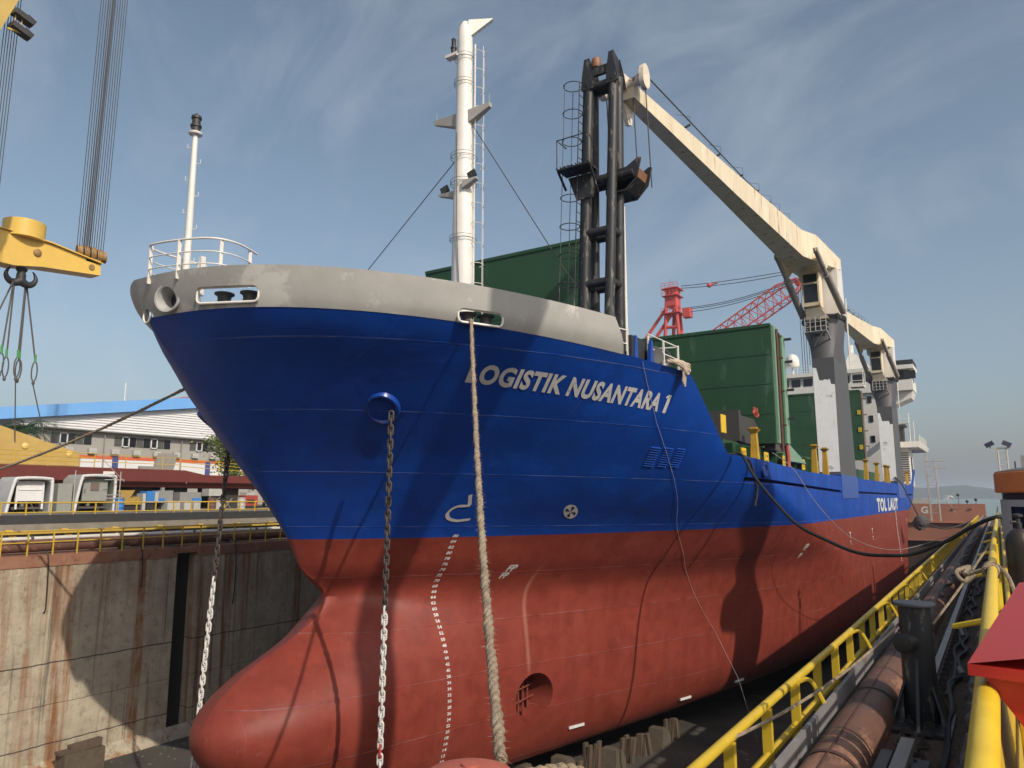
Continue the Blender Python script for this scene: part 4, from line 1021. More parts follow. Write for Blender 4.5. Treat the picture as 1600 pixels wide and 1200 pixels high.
# ------------------------------------------------------------------ barge on blocks behind the far quay
bg_ = root("red_barge", (-53, 15, 10.7), "long dark red barge raised on blocks behind the gray cabins, with thin yellow deck rails", "barge")
br_ = mat("barge_red", (.15, .028, .022), (.11, .022, .018), 1.2, .6)
mb = MB(); prof = [(-52, 12.0), (-52, 11.1), (-52.7, 10.72), (-60, 10.72), (-60, 12.0)]
def loft(mb, secs):
    n = len(secs[0]); vs = [p for s in secs for p in s]
    mb.add(vs, [(i * n + k, i * n + (k + 1) % n, (i + 1) * n + (k + 1) % n, (i + 1) * n + k) for i in range(len(secs) - 1) for k in range(n)] + [tuple(range(n)), tuple((len(secs) - 1) * n + k for k in range(n))])
loft(mb, [[(x, y, z - (d if z > 11.5 else 0)) for x, z in prof] for y, d in ((-10, 0), (33.8, 0), (35.6, .32), (52, .32))])
mb.build("barge_hull", br_, bg_, smooth=False)
mb = MB(); mb.add([(-52.003, -10, 11.12), (-52.003, 52, 11.12), (-52.72, 52, 10.70), (-52.72, -10, 10.70)], [(0, 1, 2, 3)]); mb.build("lit_chine", mat("barge_pink", (.34, .075, .06), (.28, .06, .05), 2, .6), bg_, smooth=False)  # sloping chine plate, its lit pink put into the colour
mb = MB(); ry = mat("rail_yellow", (.6, .4, .04))
for y in (12, 14.4, 16.8, 19.4, 22.0, 24.0): mb.rod((-52.1, y, 12), (-52.1, y, 12.95), .035, 6)
for z in (12.35, 12.65, 12.95): mb.rod((-52.1, 8, z), (-52.1, 27.0, z), .025, 6)
for y in (27.0, 29.2, 32.0, 33.4, 36.8, 39, 41): mb.rod((-52.1, y, 11.7), (-52.1, y, 12.95), .03, 6)
for z in (12.4, 12.9): mb.rod((-52.1, 27, z), (-52.1, 33.4, z), .022, 6)
for z in (11.95, 12.25, 12.5): mb.rod((-52.1, 33.4, z + .35), (-52.1, 42, z), .022, 6)
mb.build("deck_rail", ry, bg_)
mb = MB(); mb.box(-52.03, -51.98, 27.6, 28.4, 11.55, 11.75); mb.build('name_plate', white, bg_, smooth=False); mb = MB(); mb.rod((-52.02, 27.2, 12), (-52.02, 27.1, 11.0), .02, 5); mb.rod((-52.02, 34.0, 12), (-52.02, 34.0, 11.0), .02, 5); mb.build("drain_line", white, bg_, smooth=False)
mb = MB(); mb.box(-53.5, -52.3, 16.5, 17.1, 12.003, 12.6); mb.build("deck_locker", mat("locker_orange", (.55, .12, .04), (.45, .1, .03), 4), bg_, smooth=False)
for k, y in enumerate((-4, 3, 10, 17.5, 22.2, 25.4, 30.4, 33.3, 38)):
    mb = MB(); mb.box(-56.5, -53.2, y, y + 1.6, 9.08, 10.70); tag(mb.build("support_block", mat("block_dark", (.05, .042, .036), (.03, .027, .025), 3, .9), smooth=False), "dark block carrying the red barge, one of a row in its shade", "block", "blocks under the barge")

# gray door modules standing on the yard
def module(name, label, y0, y1, zt, m, door, slats):
    rt = root(name, (-45.6, (y0 + y1) / 2, 9.08), label, "cabin")
    def shell(t, x):   # tapered frame outline, round-shouldered
        s = .28
        return [(x, y0 + t - .0, 9.08), (x, y0 + s + t * 1.0, zt - .3 - t * .3), (x, y0 + s + .28 + t * .6, zt - t), (x, y1 - .22 - t * .6, zt - t), (x, y1 - t, zt - .25 - t * .3), (x, y1 - t * 1.0, 9.08)]
    mb = MB(); o1, o2 = shell(0, -45.0), shell(0, -46.9); i1, i2 = shell(.16, -45.0), shell(.16, -46.9)
    vs = o1 + o2 + i1 + i2; n = 6; fs = []
    for k in range(n - 1):
        fs += [(k, k + 1, n + k + 1, n + k), (2 * n + k, 2 * n + k + 1, 3 * n + k + 1, 3 * n + k), (k, k + 1, 2 * n + k + 1, 2 * n + k), (n + k, n + k + 1, 3 * n + k + 1, 3 * n + k)]
    for a, c in ((0, 0), (5, 5)): fs.append((a, n + a, 3 * n + c, 2 * n + c))
    mb.add(vs, fs); mb.build("cabin_shell", m, rt, angle=50)
    mb = MB(); mb.tube(smooth_path([(p[0] + .02, p[1] + (.08 if i < 3 else -.08), p[2] - (.08 if 0 < i < 5 else 0)) for i, p in enumerate(o1)], 4), .085, 8); mb.build("frame_edge", mat("edge_white", (.62, .62, .62), (.5, .5, .5), 3), rt)
    yc = (y0 + y1) / 2 + .15; hw = (y1 - y0) * .30
    mb = MB(); mb.box(-46.6, -46.5, y0 + .35, y1 - .2, 9.09, zt - .2); mb.build("back_panel", mat("panel_dark", (.07, .07, .07), (.05, .05, .05), 3), rt, smooth=False)
    mb = MB(); mb.hexa([(-45.45, yc - hw, 9.75), (-45.35, yc - hw, 9.75), (-45.35, yc + hw, 9.75), (-45.45, yc + hw, 9.75), (-45.45, yc - hw + .08, zt - .22), (-45.35, yc - hw + .08, zt - .22), (-45.35, yc + hw, zt - .22), (-45.45, yc + hw, zt - .22)])
    d = mb.build("door", door, rt, smooth=False)
    mb = MB()
    if slats:
        for z in (10.35, 10.7): mb.box(-45.345, -45.31, yc - hw + .1, yc + hw - .05, z, z + .05)
        mb.box(-45.345, -45.30, yc - hw, yc - hw + .1, 9.3, zt - .25); mb.box(-45.345, -45.30, yc + hw - .1, yc + hw, 9.3, zt - .25)
    else:
        mb.box(-45.345, -45.31, yc - .28, yc + .22, zt - .95, zt - .45); mb.box(-45.345, -45.31, yc - hw + .1, yc - hw + .16, 10.2, 10.45)
    mb.build("door_fitting", mat("fit_brown", (.16, .12, .10)) if not slats else mat("slat_white", (.7, .7, .7)), d, smooth=False)
    mb = MB(); mb.box(-46.2, -45.4, y0 + .5, y1 - .3, 9.3, 9.42); mb.rod((-45.5, yc - .3, 9.4), (-45.7, yc - .1, 9.9), .12); mb.rod((-45.5, yc + .4, 9.1), (-45.5, yc + .1, 9.8), .05); mb.rod((-45.5, y1 - .35, 9.1), (-45.5, y1 - .5, 10.6), .06); mb.build("machinery", steel, rt)
    return rt
gm = mat("module_gray", (.30, .31, .28), (.24, .25, .225), 2, .55)
module("steel_cabin", "pale open-fronted steel cabin with white slatted inner panel, leftmost on the far yard", 18.75, 21.15, 11.08, mat("module_pale", (.38, .40, .41), (.3, .32, .33), 2), mat("slat_white", (.7, .7, .7), (.62, .62, .62), 3), True)
m2 = module("steel_cabin", "gray open-fronted steel cabin with a small window in its gray door", 22.3, 24.75, 11.3, gm, gm, False)
mb = MB(); mb.box(-47.2, -45.3, 21.55, 22.35, 9.085, 10.75); mb.build("side_box", gm, m2, smooth=False)
# assorted yard machines under the barge
def yard(name, label, cat, parts, group=None):
    xs = parts[0][1]; rt = root(name, (-46, xs[2], 9.08), label, cat, group)
    for nm, bx_, m in parts:
        mb = MB(); mb.box(*bx_); mb.build(nm, m, rt, smooth=False)
    return rt
bluem = mat("yard_blue", (.03, .16, .48), (.04, .2, .5), 3); palem = mat("yard_pale", (.45, .45, .42), (.35, .35, .32), 3); graym = mat("yard_gray", (.26, .26, .25), (.2, .2, .19), 3)
yard("tool_locker", "bright blue locker with pale panel, left of the gray cabinets on the far yard", "locker", [("locker_body", (-46.6, -45.8, 27.2, 28.0, 9.6, 10.35), bluem), ("pale_panel", (-45.79, -45.75, 27.75, 27.98, 9.7, 10.3), palem), ("locker_base", (-46.5, -45.9, 27.3, 27.9, 9.08, 9.6), dark)])
yard("welding_cabinet", "gray cabinet over a white box, just right of the bright blue locker", "cabinet", [("cabinet_body", (-46.6, -45.9, 28.0, 29.1, 9.7, 10.4), graym), ("blue_band", (-45.89, -45.85, 28.0, 28.5, 9.6, 9.9), bluem), ("white_box", (-46.2, -45.5, 28.5, 29.4, 9.08, 9.72), palem), ("filler_cap", (-46.3, -46.1, 28.4, 28.6, 10.4, 10.6), graym)])
yard("welding_cabinet", "wide gray cabinet with two white boxes below, in the middle of the yard machines", "cabinet", [("cabinet_body", (-46.6, -45.9, 29.6, 31.2, 9.7, 10.3), graym), ("blue_band", (-45.89, -45.85, 30.5, 31.2, 9.62, 9.9), bluem), ("white_box", (-46.2, -45.5, 29.7, 30.2, 9.08, 9.7), palem), ("white_box", (-46.2, -45.5, 30.4, 30.9, 9.08, 9.72), palem)])
t_ = yard("water_tank", "white tank on an X-braced stand, rightmost of the yard machines before the hull", "tank", [("tank_body", (-46.6, -45.8, 31.7, 33.0, 10.05, 10.55), palem), ("white_box", (-46.2, -45.5, 32.0, 32.6, 9.08, 9.75), palem)])
mb = MB()
for y in (31.8, 32.9): mb.rod((-45.8, y, 9.08), (-45.8, y, 10.05), .04, 6)
mb.rod((-45.8, 31.8, 9.6), (-45.8, 32.9, 10.05), .03, 6); mb.rod((-45.8, 32.9, 9.08), (-45.8, 33.6, 9.9), .03, 6); mb.rod((-45.8, 33.6, 9.08), (-45.8, 32.9, 9.9), .03, 6); mb.build("tank_stand", graym, t_)
yard("red_generator", "small red machine with white roof seen behind the far anchor chain", "machine", [("machine_body", (-46.6, -45.8, 34.7, 35.8, 9.35, 10.1), mat("machine_red", (.40, .06, .045), (.3, .05, .04), 3)), ("machine_window", (-45.79, -45.76, 34.9, 35.5, 9.55, 9.8), dark), ("machine_roof", (-46.6, -45.8, 34.8, 35.5, 10.12, 10.3), palem), ("machine_base", (-46.6, -45.8, 34.7, 35.8, 9.08, 9.33), dark)])
yg = root("yellow_machine", (-46, 25.9, 9.08), "mustard yellow machine with a ribbed cowl, right of the gray cabin door", "machine")
mb = MB(); mb.prism([(-45.6, 25.1, 9.5), (-45.6, 26.8, 9.5), (-45.6, 26.6, 10.0), (-45.6, 26.0, 9.9), (-45.6, 26.3, 10.4), (-45.6, 25.2, 10.4), (-45.6, 25.4, 9.95)], (-.8, 0, 0)); mb.build("machine_cowl", mat("mustard", (.42, .27, .06), (.3, .19, .05), 4), yg, smooth=False)
mb = MB(); mb.box(-46.5, -45.5, 24.95, 25.5, 9.08, 9.9); mb.build('machine_panel', palem, yg, smooth=False); mb = MB(); mb.box(-46.4, -45.7, 26.9, 27.1, 9.08, 10.2); mb.build("machine_panel", palem, yg, smooth=False)
mb = MB(); mb.box(-46.3, -45.7, 25.5, 26.8, 9.08, 9.5); mb.build("machine_skid", dark, yg, smooth=False)
sc_ = MB()
for y in (24.75, 21.9 + .2): sc_.rod((-44.6, y, 9.08), (-44.6, y, 11.5), .03, 6)
for z in (9.9, 10.1, 11.0): sc_.rod((-44.6, 23.8, z), (-44.6, 25.0, z), .025, 6)
sc_.rod((-44.6, 23.6, 12.2), (-44.6, 25.0, 10.9), .02, 6)
sco = sc_.build("scaffold_poles", mat("galv", (.42, .40, .38), (.3, .29, .28), 4)); tag(sco, "thin galvanized scaffold poles standing beside the gray cabin on the yard", "scaffold")

# ------------------------------------------------------------------ workshop with blue roof, trees
ws = root("workshop_building", (-95, 55, 9.08), "white gabled workshop with sky blue roof edge and a row of dark windows", "building")
FX = -80
sid = mat("siding_white", (.66, .66, .66), (.58, .58, .58), .6, .5)
mb = MB(); mb.box(-112, FX, 33, 90, 9.08, 16.9); mb.build("gray_wall", mat("wall_gray", (.33, .315, .29), (.28, .265, .24), .5, .85), ws, smooth=False)
def roofz(y): return 17.5 + (20.45 - 17.5) * (y - 33) / 19.4 if y < 52.4 else 20.45 - (y - 52.4) * .10
mb = MB(); mb.prism([(FX + .5, 33, 16.9), (FX + .5, 92, 16.7), (FX + .5, 92, roofz(92) + .1), (FX + .5, 52.4, 20.5), (FX + .5, 33, 17.55)], (-31, 0, 0))
mb.build("gable_siding", sid, ws, smooth=False)
mb = MB()
for k in range(12):
    z = 16.98 + k * .28
    ya = 33.2 if z < 17.5 else 33 + (z - 17.45) / (3.0 / 19.4) + .6
    yb_ = 89 if z < 16.8 else min(89, 52.4 + (20.4 - z) / .10 - 1)
    if yb_ > ya + 1: mb.hexa([(FX + .5, ya, z), (FX + .58, ya, z), (FX + .58, yb_, z), (FX + .5, yb_, z), (FX + .5, ya, z + .17), (FX + .52, ya, z + .17), (FX + .52, yb_, z + .17), (FX + .5, yb_, z + .17)])
mb.build("siding_boards", sid, ws, smooth=False)
blu = mat("roof_blue", (.13, .33, .68), (.18, .40, .74), .25, .5)
mb = MB(); mb.prism([(FX + 1.2, 27, 16.6), (FX + 1.2, 52.4, 20.48), (FX + 1.2, 92, 16.75), (FX + 1.2, 92, 18.0), (FX + 1.2, 52.4, 21.75), (FX + 1.2, 27, 17.75)], (-34, 0, 0)); rf_ = mb.build("roof", blu, ws, smooth=False)
mb = MB(); mb.rod((FX + .8, 43.7, 20.4), (FX + .8, 43.7, 22.4), .06); mb.rod((FX + .8, 56, 21.3), (FX + .8, 56, 22.6), .05); mb.build("roof_vent", white, rf_)
mb = MB(); mb.box(FX + .003, FX + .03, 40, 90, 11, 14.0); mb.build("white_band", sid, ws, smooth=False)
mb = MB(); mb.box(FX + .003, FX + .06, 38, 90, 14.0, 14.35); mb.build("orange_stripe", mat("stripe_orange", (.60, .13, .04), (.5, .1, .035), 2), ws, smooth=False)
for y in (43.3, 54.6, 66):
    mb = MB(); mb.box(FX + .031, FX + .10, y, y + .65, 10.5, 14.3); mb.build("pilaster", mat("pilaster_blue", (.06, .075, .22), (.05, .06, .2), 3), ws, smooth=False)
mb = MB(); mb.box(FX + .12, FX + .5, 46.2, 50.2, 10.5, 13.4); mb.prism([(FX + .12, 48.0, 13.403), (FX + .12, 50.3, 13.403), (FX + .12, 50.6, 14.9), (FX + .12, 48.2, 14.9)], (.4, 0, 0)); mb.build("gray_porch", mat("porch_gray", (.26, .245, .21), (.22, .21, .18), 2), ws, smooth=False)
for y0, n in ((36.9, 5), (43.4, 8), (52.4, 4), (62, 6)):
    for k in range(n):
        y = y0 + k * .82; mb = MB(); mb.box(FX + .003, FX + .04, y, y + .76, 15.45, 16.5)
        w = mb.build("window", glass if k % 3 else mat("curtain_glass", (.10, .10, .09), (.06, .06, .055), 3, .3), ws, smooth=False)
        if k % 4 == 1:
            mb = MB()
            for a, c, d, e in ((y - .02, y + .08, 15.4, 16.55), (y + .68, y + .78, 15.4, 16.55), (y, y + .76, 15.4, 15.5), (y, y + .76, 16.45, 16.55)): mb.box(FX + .045, FX + .16, a, c, d, e)
            mb.build("window_frame", sid, w, smooth=False)
mb = MB(); mb.prism([(-120, 12, 19.0), (-120, 40, 19.3), (-120, 52, 19.5), (-120, 52, 21.0), (-120, 30, 23.5), (-120, 12, 24.3)], (-25, 0, 0)); wr = mb.build("far_shed_roof", sid, smooth=False); tag(wr, "white shed roof rising above the blue roof edge at the far left", "building")
mb = MB(); mb.prism([(-113, 71.2, 20), (-113, 84, 20), (-113, 84, 27.0), (-113, 75, 27.2), (-113, 72.5, 26.0)], (-14, 0, 0)); tag(mb.build("orange_roof", mat("tile_orange", (.50, .15, .06), (.4, .12, .05), 2), smooth=False), "orange tiled roof just showing between the blue roof and the ship's stem", "building")

leafm = mat("leaf_green", (.065, .115, .028), (.035, .07, .018), 1.5, .7); leafy = mat("leaf_light", (.16, .20, .04), (.08, .12, .025), 1.5, .7)
def bush(name, label, c, rx, rz, n, m, seed, trunk_z):
    rr = random.Random(seed); rt = root(name, (c[0], c[1], trunk_z), label, "tree")
    mb = MB()
    tips = [Vector((c[0] + rr.uniform(-.6, .6) * rx, c[1] + rr.uniform(-.7, .7) * rx, c[2] + rr.uniform(-.7, .8) * rz)) for _ in range(9)]
    mb.tube([(c[0], c[1], trunk_z), (c[0] + .1, c[1] + .1, c[2] - rz * .4)], [.16, .10], 8)
    for q in tips: mb.tube([(c[0] + .1, c[1] + .1, c[2] - rz * .5), q], [.06, .02], 5)
    mb.build("trunk", mat("bark", (.10, .075, .05), (.06, .045, .03), 6, .9), rt)
    mb = MB()
    for _ in range(n):
        q = rr.choice(tips); p = q + Vector((rr.gauss(0, .34) * rx, rr.gauss(0, .34) * rx, rr.gauss(0, .28) * rz)); s = rr.uniform(.10, .22)
        a = Vector((rr.uniform(-1, 1), rr.uniform(-1, 1), rr.uniform(-.6, .6))).normalized(); b_ = a.orthogonal().normalized(); b_.rotate(Matrix.Rotation(rr.uniform(0, 6.3), 3, a))
        mb.add([p - a * s, p + b_ * s * .5, p + a * s, p - b_ * s * .5], [(0, 1, 2, 3)])
    mb.build("crown", m, rt, smooth=False)
bush("leafy_tree", "bright green leafy tree showing beside the ship's stem, in front of the workshop", (-62, 45.2, 13.7), 1.9, 2.3, 3200, leafy, 3, 9.08)
bush("leafy_tree", "darker leafy tree half hidden behind the ship's blue stem", (-63, 50.0, 13.2), 1.8, 2.4, 2200, leafm, 4, 9.08)
pr_ = random.Random(11)
pt = root("palm_tree", (-68, 29.6, 9.08), "dark green palm in front of the workshop's blue roof corner", "tree")
mb = MB(); mb.tube([(-68, 29.6, 9.08), (-68, 29.5, 12), (-68.05, 29.3, 15.7)], [.22, .17, .15], 10); mb.build("trunk", mat("bark", (.1, .075, .05)), pt)
mb = MB()
for k in range(26):
    a = k * 2.4; el = pr_.uniform(-.25, 1.0); Lf = pr_.uniform(2.0, 3.0); d = Vector((math.cos(a), math.sin(a), 0)); o = Vector((-68.05, 29.3, 15.7)); pts = []
    for i in range(9):
        t = i / 8; pts.append(o + d * Lf * t * math.cos(el * .6) + Vector((0, 0, Lf * (math.sin(el) * t - .75 * t * t))))
    sidev = d.cross(Vector((0, 0, 1)))
    for i in range(1, 9):
        for s in (-1, 1):
            for q in (0, .5):
                p = pts[i - 1].lerp(pts[i], q); ll = .55 * (1 - abs(i / 8 - .45) * .9); tip = p + sidev * s * ll + (pts[i] - pts[i - 1]) * .9 - Vector((0, 0, ll * .45))
                w = (pts[i] - pts[i - 1]).normalized() * .05
                mb.add([p - w, p + w, tip], [(0, 1, 2)])
    mb.tube(pts, [.03 * (1 - i / 9) + .004 for i in range(9)], 4)
mb.build("crown", mat("palm_green", (.05, .10, .035), (.03, .06, .022), 2, .6), pt, smooth=False)

# ------------------------------------------------------------------ lifting beam, hook, slings, trolley (upper left)
lb = root("lifting_beam", (-52, 21.2, 24.6), "yellow crane lifting beam with a short drum on top, hanging at the left edge", "lifting beam")
mb = MB(); mb.prism([(-51.4, 13, 26.5), (-51.4, 13, 24.5), (-51.4, 20.6, 24.62), (-51.4, 22.2, 24.95), (-51.4, 25.95, 25.32), (-51.4, 25.9, 26.12), (-51.4, 22.6, 26.62), (-51.4, 20.2, 26.75), (-51.4, 18, 26.75)], (-1.2, 0, 0))
mb.prism([(-51.2, 13, 26.52), (-51.2, 18, 26.77), (-51.2, 20.2, 26.77), (-51.2, 22.6, 26.64), (-51.2, 25.95, 26.13), (-51.2, 25.95, 26.2), (-51.2, 22.6, 26.72), (-51.2, 20.2, 26.85), (-51.2, 13, 26.6)], (-1.6, 0, 0))
mb.build("beam_body", yellow2, lb, smooth=False)
mb = MB(); mb.lathe((-52, 21.15, 26.6), [(1.22, 0), (1.22, 1.12), (1.16, 1.15)], 36); mb.build("beam_drum", yellow2, lb)
mb = MB()
for k, (y, r_) in enumerate(((24.75, .42), (25.15, .50), (25.55, .52), (25.95, .48), (26.2, .40))): mb.lathe((-52.5 + .1 * k, y, 27.0 - .04 * k), [(r_, 0), (r_ * 1.04, .06), (r_ * .9, .12), (r_ * 1.04, .26), (r_, .32)], 18, (.25, 1, .1))
mb.box(-52.6, -51.4, 24.9, 25.9, 26.1, 26.4)
mb.build("sheave_block", mat("sheave_ochre", (.34, .20, .06), (.2, .12, .05), 3, .6), lb)
mb = MB(); mb.lathe((-51.37, 21.8, 25.8), [(.25, 0), (.25, .06), (.1, .14)], 14, (1, 0, 0)); mb.lathe((-51.37, 25.3, 25.75), [(.2, 0), (.2, .04)], 14, (1, 0, 0)); mb.build("beam_pin", mat("sheave_ochre", (.34, .2, .06)), lb)
mb = MB()
for k in range(14): y = 24.68 + k * .115; mb.rod((-52.4 + .1 * (k % 7), y, 26.9), (-52.4 + .1 * (k % 7) * .8, 24.95 + k * .135, 80), .026, 5)
for k in range(4): mb.rod((-52.2, 25.02 + k * .14, 26.9), (-52.0, 25.45 + k * .12, 80), .03, 5)
mb.build("hoist_rope", wirem, lb)
hk = MB(); hy = 21.25
hk.rod((-52, hy, 24.7), (-52, hy, 24.2), .24, 14); hk.lathe((-52, hy, 24.5), [(.3, 0), (.34, .1), (.3, .2)], 14)
for s in (-1, 1):
    pts = [(-52, hy, 23.85), (-52, hy + s * .35, 23.68), (-52, hy + s * .70, 23.78), (-52, hy + s * .88, 24.1), (-52, hy + s * .80, 24.42), (-52, hy + s * .66, 24.62)]
    hk.tube(smooth_path(pts, 5), [.30 - .27 * (i / 25) for i in range(26)], 10)
hk.rod((-52, hy, 24.3), (-52, hy, 23.7), .28, 12)
tag(hk.build("ramshorn_hook", dark), "black double ramshorn hook hanging under the yellow lifting beam", "hook")
slm = mat("sling_gray", (.10, .09, .085), (.06, .055, .05), 8, .7); grn = mat("sleeve_green", (.04, .24, .06), None)
sl = [((20.72, 23.6), (19.3, 17.6)), ((20.80, 23.6), (20.55, 17.7)), ((20.9, 23.55), (20.9, 17.5)), ((21.6, 23.55), (21.6, 17.6)), ((21.7, 23.6), (21.75, 17.5)), ((21.8, 23.65), (22.75, 17.5))]
labs = ["gray wire sling slanting off the left edge, first under the ramshorn hook", "gray wire sling, second from the left under the ramshorn hook", "gray wire sling, third from the left under the ramshorn hook", "long gray sling from the ramshorn hook down to the yellow block, left of two", "gray wire sling ending in an open loop beside the long left sling", "rightmost gray sling from the ramshorn hook, reaching the yellow block's end"]
for i, ((ya, za), (yb_, zb_)) in enumerate(sl):
    mb = MB(); x = -51.75 - .12 * i; mb.rod((x, ya, za), (x, yb_, zb_ + 1.3), .05, 6)
    q = Vector((x, yb_, zb_)); mb.tube([q + Vector((0, .17 * math.sin(t), .62 + .65 * math.cos(t))) for t in [j * math.pi / 8 for j in range(16)]], .045, 6, closed=True)
    mb.lathe(q - Vector((0, 0, .28)), [(.05, 0), (.1, .1), (.1, .2), (.05, .3)], 8)
    if i in (3, 5): mb.rod(q - Vector((0, 0, .25)), (-53.5, 22.6 if i == 3 else 24.7, 12.5), .035, 6); mb.tube([(-53.5, (22.6 if i == 3 else 24.7) + .15 * math.cos(t), 12.35 + .18 * math.sin(t)) for t in [j * math.pi / 6 for j in range(12)]], .04, 5, closed=True)
    o = mb.build("wire_sling", slm); tag(o, labs[i], "sling")
    mb = MB(); mb.rod(q + Vector((0, 0, 1.22)), q + Vector((0, -.02 if i else .1, 1.75)), .075, 8); mb.build("sling_sleeve", grn, o)
mb = MB(); mb.prism([(-53.2, 12, 12.02), (-53.2, 26.55, 12.02), (-53.2, 26.5, 13.0), (-53.2, 21.7, 14.45), (-53.2, 18.5, 15.4), (-53.2, 12, 15.9)], (-2.4, 0, 0))
yb2 = mb.build("yellow_block", mat("dull_yellow", (.52, .36, .11), (.40, .27, .08), .7, .6, rust=(.22, .14, .06), rustcut=.64, rustscale=1.5), smooth=False); tag(yb2, "big yellow wedge-shaped steel section lying on the red barge's deck", "steel section")
mb = MB()
for y, z in ((23.0, 13.3), (25.8, 12.9)): mb.lathe((-53.18, y, z), [(.2, 0), (.2, .05), (.08, .1)], 12, (1, 0, 0))
mb.build("lifting_eye", mat("eye_yellow", (.7, .5, .15)), yb2)
tr = root("crane_trolley", (-40, 13.3, 32.2), "yellow crane girder corner with two dark floodlights at the upper left corner", "crane")
mb = MB(); mb.prism([(-39.4, 9, 31.0), (-39.4, 13.6, 31.4), (-39.4, 14.95, 35.6), (-39.4, 15.4, 40), (-39.4, 9, 40)], (-3, 0, 0)); mb.build("girder_box", mat("girder_yellow", (.50, .36, .09), (.4, .28, .07), .8, .6), tr, smooth=False)
for z0, y0 in ((33.95, 14.9), (33.2, 14.85)):
    mb = MB(); mb.obox((-39.3, y0, z0), (.25, .03, 0), (0, .42, -.12), (0, .03, .14)); mb.obox((-39.3, y0 + .32, z0 - .05), (.2, 0, 0), (0, .2, -.1), (0, .08, .16)); mb.build("floodlight", dark, tr, smooth=False)
mb = MB(); mb.beam((-39.3, 14.3, 33.0), (-39.3, 15.2, 33.15), .1); mb.rod((-39.3, 14.9, 33.1), (-39.3, 14.9, 34), .03); mb.rod((-39.3, 14.6, 33.1), (-39.3, 14.6, 34), .03); mb.build("lamp_arm", mat("girder_yellow", (.5, .36, .09)), tr)
mb = MB()
for k in range(8): mb.rod((-40.3, 14.05 + k * .12 + (.16 if k > 1 else 0), 16), (-40.3, 14.35 + k * .12 + (.16 if k > 1 else 0), 80), .02, 5)
tag(mb.build("crane_ropes", wirem), "vertical bundle of dark hoist ropes crossing the upper left corner", "ropes")

# yard clutter and wall fittings
rr = random.Random(15)
dl = ["blue oil drum standing alone between the gray cabin and the yellow machine", "rusty oil drum beside the wide gray cabinet", "pale drum at the foot of the white tank stand"]
for k, (y, m) in enumerate(((24.95, bluem), (31.35, pipeb), (33.7, palem))):
    mb = MB(); mb.lathe((-44.9, y, 9.083), [(.28, 0), (.29, .02), (.28, .04), (.28, .28), (.295, .3), (.28, .32), (.28, .56), (.295, .58), (.28, .6), (.28, .84), (.29, .86), (.26, .87)], 20); tag(mb.build("oil_drum", m), dl[k], "drum")
for k in range(14):
    y = 38.2 + k * 2.4; mb = MB(); mb.box(FX + .1, FX + .45, y, y + .8, 14.55, 15.1); mb.lathe((FX + .46, y + .4, 14.82), [(.2, 0), (.2, .02)], 12, (1, 0, 0)); mb.build("air_unit", palem, ws, smooth=False)
mb = MB(); mb.rod((FX + .7, 33, 16.95), (FX + .7, 91, 16.62), .09, 8)
for y in (42.2, 51.2, 61): mb.rod((FX + .3, y, 9.1), (FX + .3, y, 16.9), .06, 6)
mb.build("rain_gutter", graym, ws)
for k, y in enumerate((11.5, 16.2, 20.4, 25.6)):
    mb = MB(); mb.tube(smooth_path([(-34.9, y, 7.72), (-34.55, y, 7.66), (-34.40, y + .05, 7.2), (-34.42, y + .12, 5.9 - .5 * (k % 2)), (-34.44, y + .05, 4.4 + .7 * (k % 3))], 6), .028, 7)
    tag(mb.build("drain_hose", blackr), ["thin black hose draped down the far dock wall, nearest the left edge", "thin black hose draped down the far dock wall in the sunlit patch", "thin black hose on the far dock wall just left of the black recess", "thin black hose on the far dock wall beyond the black recess"][k], "hose")
# ------------------------------------------------------------------ near quay
mb = MB(); mb.box(-2.65, 80, -60, 128, -2, 6.5); mb.box(-2.05, 80, -60, 128, 6.5, 7.0); tag(mb.build("near_quay", conc, smooth=False), kind="structure")
mb = MB(); mb.box(-2.04, -1.99, 1, 126, 7.003, 7.42); tag(mb.build("quay_kerb", mat("kerb_gray", (.24, .235, .235), (.17, .16, .155), 4, .7, rust=(.16, .08, .05), rustcut=.6, rustscale=3), smooth=False), "narrow gray steel kerb beside the rusty channel on the near quay", "kerb")
nr = root("yellow_railing", (-2.31, 40, 6.5), "sturdy yellow tube railing along the near dock edge beside the rusty pipe", "railing")
RX = -2.31; ypost = [4.6 + 1.34 * k for k in range(75)]
mb = MB(); mb.tube(smooth_path([(RX, 2, 7.7), (RX, 8, 7.72), (RX - .02, 13, 7.68), (RX, 20, 7.7), (RX, 60, 7.7), (RX, 110, 7.7)], 5), .050, 10); mb.build("top_rail", yellow, nr)
mb = MB(); mb.tube([(RX, 2, 7.2), (RX, 110, 7.2)], .045, 8); mb.build("mid_rail", yellow, nr)
for k, y in enumerate(ypost):
    mb = MB(); mb.box(RX - .05, RX + .05, y - .04, y + .04, 6.5, 7.68); mb.build("post", yellow, nr, smooth=False)
    if k % 3 == 1:
        mb = MB(); mb.tube(smooth_path([(RX, y + .1, 7.66), (RX + .15, y + .16, 7.70), (-2.02, y + .2, 7.44)], 4), .028, 6); mb.build("rail_strut", yellow, nr)
